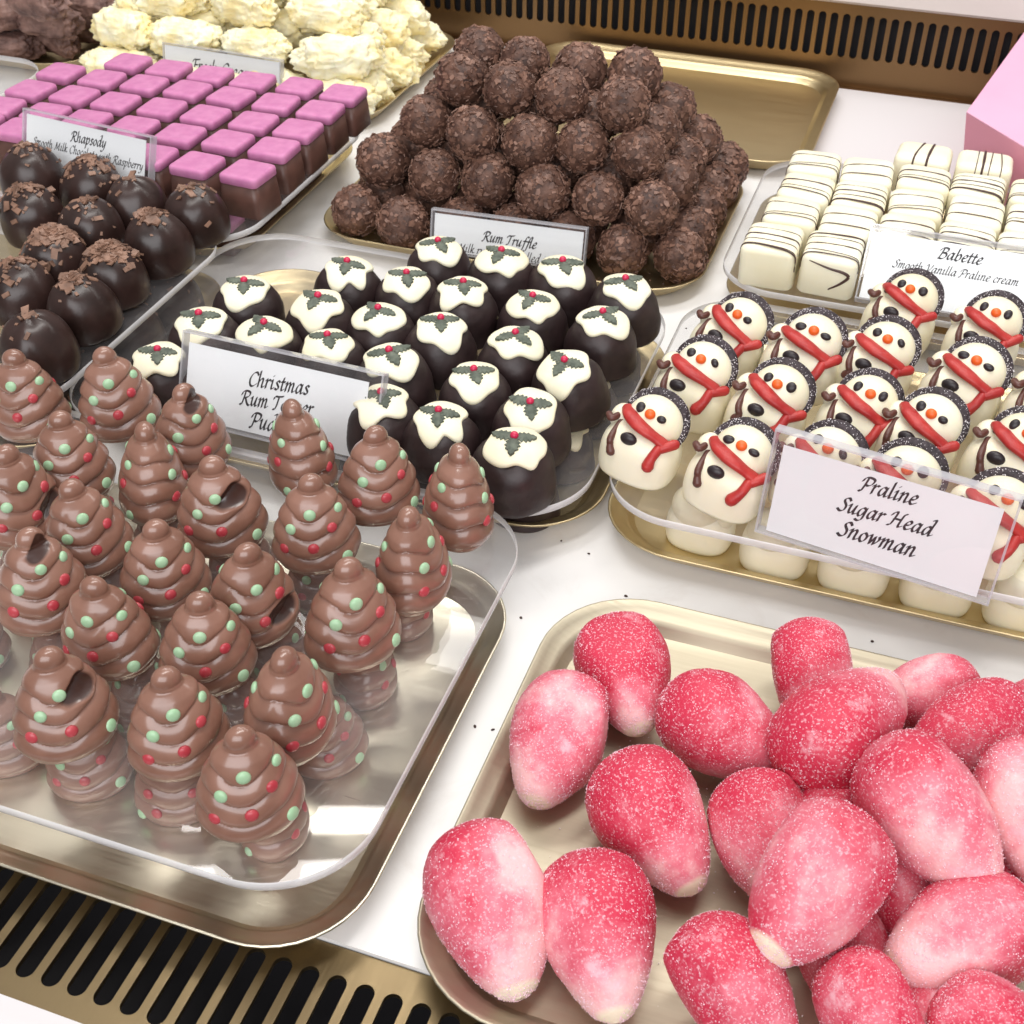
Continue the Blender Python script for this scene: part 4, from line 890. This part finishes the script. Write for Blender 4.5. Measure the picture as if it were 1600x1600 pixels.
for i in range(1, 6): truffle(-31.9 + 3.25 * i, 67.0, 1.9, 'flaked dark truffle in the bottom layer, %s from left, one row in' % ORD[i])
for i in range(1, 5): truffle(-30.6 + 3.25 * i, 68.3, 4.3, 'flaked dark truffle in the second layer, %s from left, one row in' % ORD[i])
for x in (-26.2, -22.8, -19.4): truffle(x, 70.1, 6.9, 'flaked dark truffle inside the third layer, %s hidden below the top' % {-26.2: 'leftmost', -22.8: 'middle one', -19.4: 'rightmost'}[x])

# ================================================================== ROUGH LOGS
IV5, IF5 = ico(5)
def log_mesh(seed, mat, L, R_):
    mb = MB(); V = []
    for p in IV5:
        q = np.array((math.copysign(abs(p[0]) ** .62, p[0]) * L, p[1] * R_, p[2] * R_)); k = math.sqrt(p[1] ** 2 + p[2] ** 2) + 1e-6
        sc_ = min(1.0, (1 - abs(p[0]) ** 5) ** .35 / k) if k > .02 else 1
        q[1] *= sc_; q[2] *= sc_; e = abs(p[0]) ** 3
        nz = .22 * vnoise(q, .9, seed) + .18 * vnoise(q, 2.2, seed + 2) + (.10 + .10 * e) * vnoise(q, 4.6, seed + 7) + .05 * vnoise(q, 10, seed + 8)
        V.append(q * (1 + nz * .8) + np.array((0, .25 * math.sin(p[0] * 1.5 + seed), 0)))
    mb.add(V, IF5, 0, True); return mb.mesh('log', [mat])
CL = [log_mesh(61 + i, 'coconut', 2.75, 1.42) for i in range(5)]
KL = [log_mesh(71 + i, 'cocoa', 2.5, 1.2) for i in range(3)]
LA = ['bottom layer', 'second layer', 'third layer', 'top layer']
n_ = 0
for lay, (z, xs, ys) in enumerate([(1.75, (-40.6, -46.6, -52.6, -58.4), (79.3, 82.7, 86.2, 89.8, 93.2)), (4.1, (-41.6, -47.6, -53.6, -58.6), (80.9, 84.4, 88, 91.6)), (6.4, (-43.0, -49.0, -55.0), (82.6, 86.2, 89.8)), (8.6, (-45.5, -51.5), (84.6, 88.2))]):
    for iy, y in enumerate(ys):
        for ix, x in enumerate(xs):
            if lay == 0 and 0 < iy < 4 and ix in (1, 2): continue
            o = mobj('coconut_log', CL[n_ % 5]); n_ += 1
            place(o, x + rj.uniform(-.5, .5), y + rj.uniform(-.3, .3), z + rj.uniform(-.15, .2), rj.uniform(-16, 16), rj.uniform(0, 360), rj.uniform(-8, 8), rj.uniform(.95, 1.1))
            tag(o, 'pale coconut log in the %s, %s from the right, %s row back' % (LA[lay], ORD[ix], ORD[iy]), 'coconut log', 'heap of pale coconut logs')
for i, (px, py, z, rz, lab) in enumerate([(80, 60, 1.8, -8, 'brown cocoa log at the front right of its heap, above the pink cubes'), (78, 32, 4.1, 6, 'brown cocoa log lying across the top front of its heap'), (10, 70, 1.8, 20, 'brown cocoa log at the front left, cut by picture edge'),
     (5, 22, 4.2, 60, 'brown cocoa log above it at the left picture edge'), (135, 42, 1.9, 12, 'brown cocoa log against the pale coconut heap'), (140, 12, 4.2, 4, 'brown cocoa log behind the top front one'), (175, 20, 2, 40, 'brown cocoa log at the far right back of its heap'),
     (60, 2, 6.3, -15, 'brown cocoa log on top at the picture top edge'), (190, 2, 3.2, 20, 'brown cocoa log behind, beside the tallest coconut log'), (40, 48, 2, 5, 'brown cocoa log wedged low between the front ones')]):
    p = ray_at(px, py, z); o = mobj('cocoa_log', KL[i % 3]); place(o, *p, rz, rj.uniform(0, 360), rj.uniform(-6, 6), 1.0); tag(o, lab, 'cocoa log', 'heap of brown cocoa logs')

# ================================================================== SUGARED MARZIPAN FRUITS
def fruit_mesh(seed):
    rnd = random.Random(seed); mb = MB(); L = 5.2; R_ = 1.87
    tt = [0, .015, .05, .11, .2, .32, .42, .55, .68, .8, .89, .95, .98, 1.0]; rr = [.02, .30, .55, .77, .92, 1.0, 1.0, .93, .80, .62, .46, .33, .22, .02]
    NV = 46; us = [.5 - .5 * math.cos(math.pi * j / (NV - 1)) for j in range(NV)]
    rings = []; dirs = [np.array((rnd.gauss(0, .25), rnd.gauss(0, 1), rnd.gauss(0, 1))) for _ in range(4)]
    def rad(u): 
        Q = np.interp(u, tt, rr); return Q
    for u in us:
        r_ = (rad(max(0, u - .015)) + 2 * rad(u) + rad(min(1, u + .015))) / 4 * R_
        if u < .002 or u > .998: r_ = .04
        ring = []
        for k in range(56):
            t = 2 * math.pi * k / 56; p = np.array(((u - .5) * L, r_ * math.cos(t), r_ * math.sin(t) * .96))
            for d in dirs:                       # softly pressed flat sides
                dn = d / np.linalg.norm(d); e = p @ dn - 1.48
                if e > 0: p = p - dn * e * .6
            p = p * (1 + .022 * vnoise(p, .7, seed) + .008 * vnoise(p, 3, seed)); ring.append(p)
        rings.append(ring)
    loft(mb, rings)
    A = np.array(rings); pp = []; nn = []
    for _ in range(3600):
        j = rnd.randrange(2, NV - 3); k = rnd.randrange(56)
        if vnoise(A[j, k], .9, seed + 3) + rnd.uniform(-.5, .5) < -.05: continue
        a = rnd.random(); b_ = rnd.random(); p = A[j, k] * (1 - a) * (1 - b_) + A[j + 1, k] * a * (1 - b_) + A[j, (k + 1) % 56] * (1 - a) * b_ + A[j + 1, (k + 1) % 56] * a * b_
        pp.append(p); nn.append((p[0] * .25, p[1], p[2]))
    crystals(mb, pp, nn, .024, 1, rnd)
    return mb.mesh('marzipan_fruit', ['marzipan', 'pink_sugar'])
FM = [fruit_mesh(81 + i) for i in range(6)]
FR = [
 ((955, 968, 2.6), (1000, 1145, 1.4), 'pink sugared marzipan fruit alone at the back left of its tray'), ((910, 1065, 2.6), (832, 1258, 1.3), 'pale pink marzipan fruit on the left rim, its cream tip pointing to the viewer'),
 ((1040, 1078, 2.9), (1230, 1205, 1.7), 'bright pink marzipan fruit lying slantwise with two white sugar patches'), ((1258, 975, 3.2), (1285, 1150, 1.8), 'dark pink marzipan fruit standing up behind the heap'),
 ((1240, 1215, 3.4), (1395, 1062, 3.9), 'deep red marzipan fruit with its pale tip pointing backwards'), ((1512, 1078, 2.6), (1378, 1098, 2.3), 'pink marzipan fruit at the back with only its rounded top showing'),
 ((1615, 1120, 3.3), (1425, 1185, 3.2), 'pink marzipan fruit behind the big tipped one, sugar streak along its edge'), ((1660, 1090, 2.4), (1560, 1180, 2.0), 'pink marzipan fruit cut by the picture edge at the back'),
 ((962, 1182, 2.9), (1085, 1393, 1.5), 'deep pink marzipan fruit in the middle, round cream tip at lower right'), ((1165, 1212, 2.8), (1238, 1430, 1.6), 'pale pink marzipan fruit half covered by the red one at its right'),
 ((1345, 1282, 5.0), (1195, 1495, 4.0), 'round red marzipan fruit on the heap with long cream streak at left'), ((1375, 1163, 5.2), (1545, 1392, 4.2), 'big red marzipan fruit with white stripe along it, topmost of the heap'),
 ((1598, 1160, 5.0), (1660, 1405, 3.8), 'pale pink marzipan fruit cut by the picture edge, standing upright'), ((735, 1296, 2.6), (812, 1558, 1.4), 'palest pink marzipan fruit at the front left corner of the tray'),
 ((912, 1335, 2.6), (962, 1594, 1.4), 'pink marzipan fruit next to the palest one, cream tip down'), ((1075, 1445, 3.3), (1232, 1660, 2.1), 'pink marzipan fruit at the bottom with dark red and white sugar patches'),
 ((1615, 1425, 3.4), (1390, 1512, 3.2), 'red marzipan fruit at right showing a large round cream end'), ((1315, 1495, 3.5), (1425, 1700, 2.4), 'red marzipan fruit at the bottom, right of the patchy one'),
 ((1490, 1570, 3.6), (1640, 1690, 2.6), 'red marzipan fruit at the bottom right corner of the picture'), ((1285, 1225, 2.6), (1345, 1400, 1.6), 'red marzipan fruit showing only a sliver between larger ones'),
 ((1520, 1270, 2.2), (1600, 1480, 1.8), 'red marzipan fruit buried under the upright edge one'), ((1400, 1330, 2.2), (1440, 1500, 1.7), 'red marzipan fruit buried beneath the topmost and the large ended ones'),
 ((1300, 1420, 2.0), (1340, 1590, 1.7), 'red marzipan fruit buried under the round red one with cream streak'), ((1440, 1520, 2.0), (1480, 1690, 1.7), 'red marzipan fruit buried at the bottom below the large ended one')]
for i, (h_, t_, lab) in enumerate(FR):
    a = ray_at(*h_); b_ = ray_at(*t_); d = Vector(b_ - a); L = d.length; o = mobj('marzipan_fruit', FM[i % 6]); tag(o, lab, 'marzipan fruit', 'pink marzipan fruits')
    xa = d.normalized(); up = Vector((0, 0, 1)); ya = up.cross(xa).normalized(); za = xa.cross(ya); R3 = Matrix((xa, ya, za)).transposed(); R3 = R3 @ Matrix.Rotation(rj.uniform(-.9, .9) + i * 2.1, 3, 'X')
    s = max(.78, min(1.10, L / 5.05)); c = (a + b_) / 2
    o.color = ({13: .13, 14: .07, 1: .10, 9: .07, 0: .05, 12: .06, 2: .0, 15: .0, 11: .0, 16: -.06}.get(i, -.01), 0, 0, 1)
    o.matrix_world = Matrix.Translation(Vector(c) * S) @ R3.to_4x4() @ Matrix.Scale(s, 4)

# ================================================================== CRUMBS ON THE COUNTER
rc = random.Random(5)
for px, py in [(814, 965), (978, 931), (877, 845), (1363, 1002), (935, 735), (1072, 513), (1082, 487), (1028, 567), (920, 865), (770, 1140), (1005, 600), (742, 1135)]:
    p = ray_at(px, py, .03); mb = MB(); ellipsoid(mb, (0, 0, .02), (rc.uniform(.04, .09), rc.uniform(.04, .07), .035), 7, 5); o = mobj('chocolate_crumb', mb.mesh('crumb', ['crumb'])); place(o, p[0], p[1], .01, rc.uniform(0, 180))
    tag(o, 'tiny dark chocolate crumb lying on the white marble', 'crumb', 'crumbs scattered on the marble')

def scatter(name, label, cat, mat, n, x0, x1, y0, y1, z, size, seed):
    r_ = random.Random(seed); mb = MB(); pp = [(r_.uniform(x0, x1), r_.uniform(y0, y1), z) for _ in range(n)]
    crystals(mb, pp, [(r_.uniform(-.3, .3), r_.uniform(-.3, .3), 1) for _ in pp], size, 0, r_)
    tag(mobj(name, mb.mesh(name, [mat])), label, cat, kind='stuff')
scatter('spilled_sugar', 'loose sugar grains spilled on the pale gold tray', 'sugar', 'sugar', 420, -8.4, 12, 20.5, 35, .40, .030, 1)
scatter('spilled_sugar', 'loose sugar grains spilled on the shelf behind the snowmen', 'sugar', 'sugar', 260, -8.5, 3, 53, 57.8, 3.41, .028, 2)
scatter('chocolate_dust', 'fine chocolate flakes fallen on the truffle tray', 'chocolate dust', 'truffle_flake', 420, -33, -12, 62.6, 77, .40, .05, 3)
scatter('chocolate_dust', 'fine chocolate flakes fallen on the shelf of the dark domes', 'chocolate dust', 'flake', 240, -48, -35.6, 37, 54, 4.01, .05, 4)
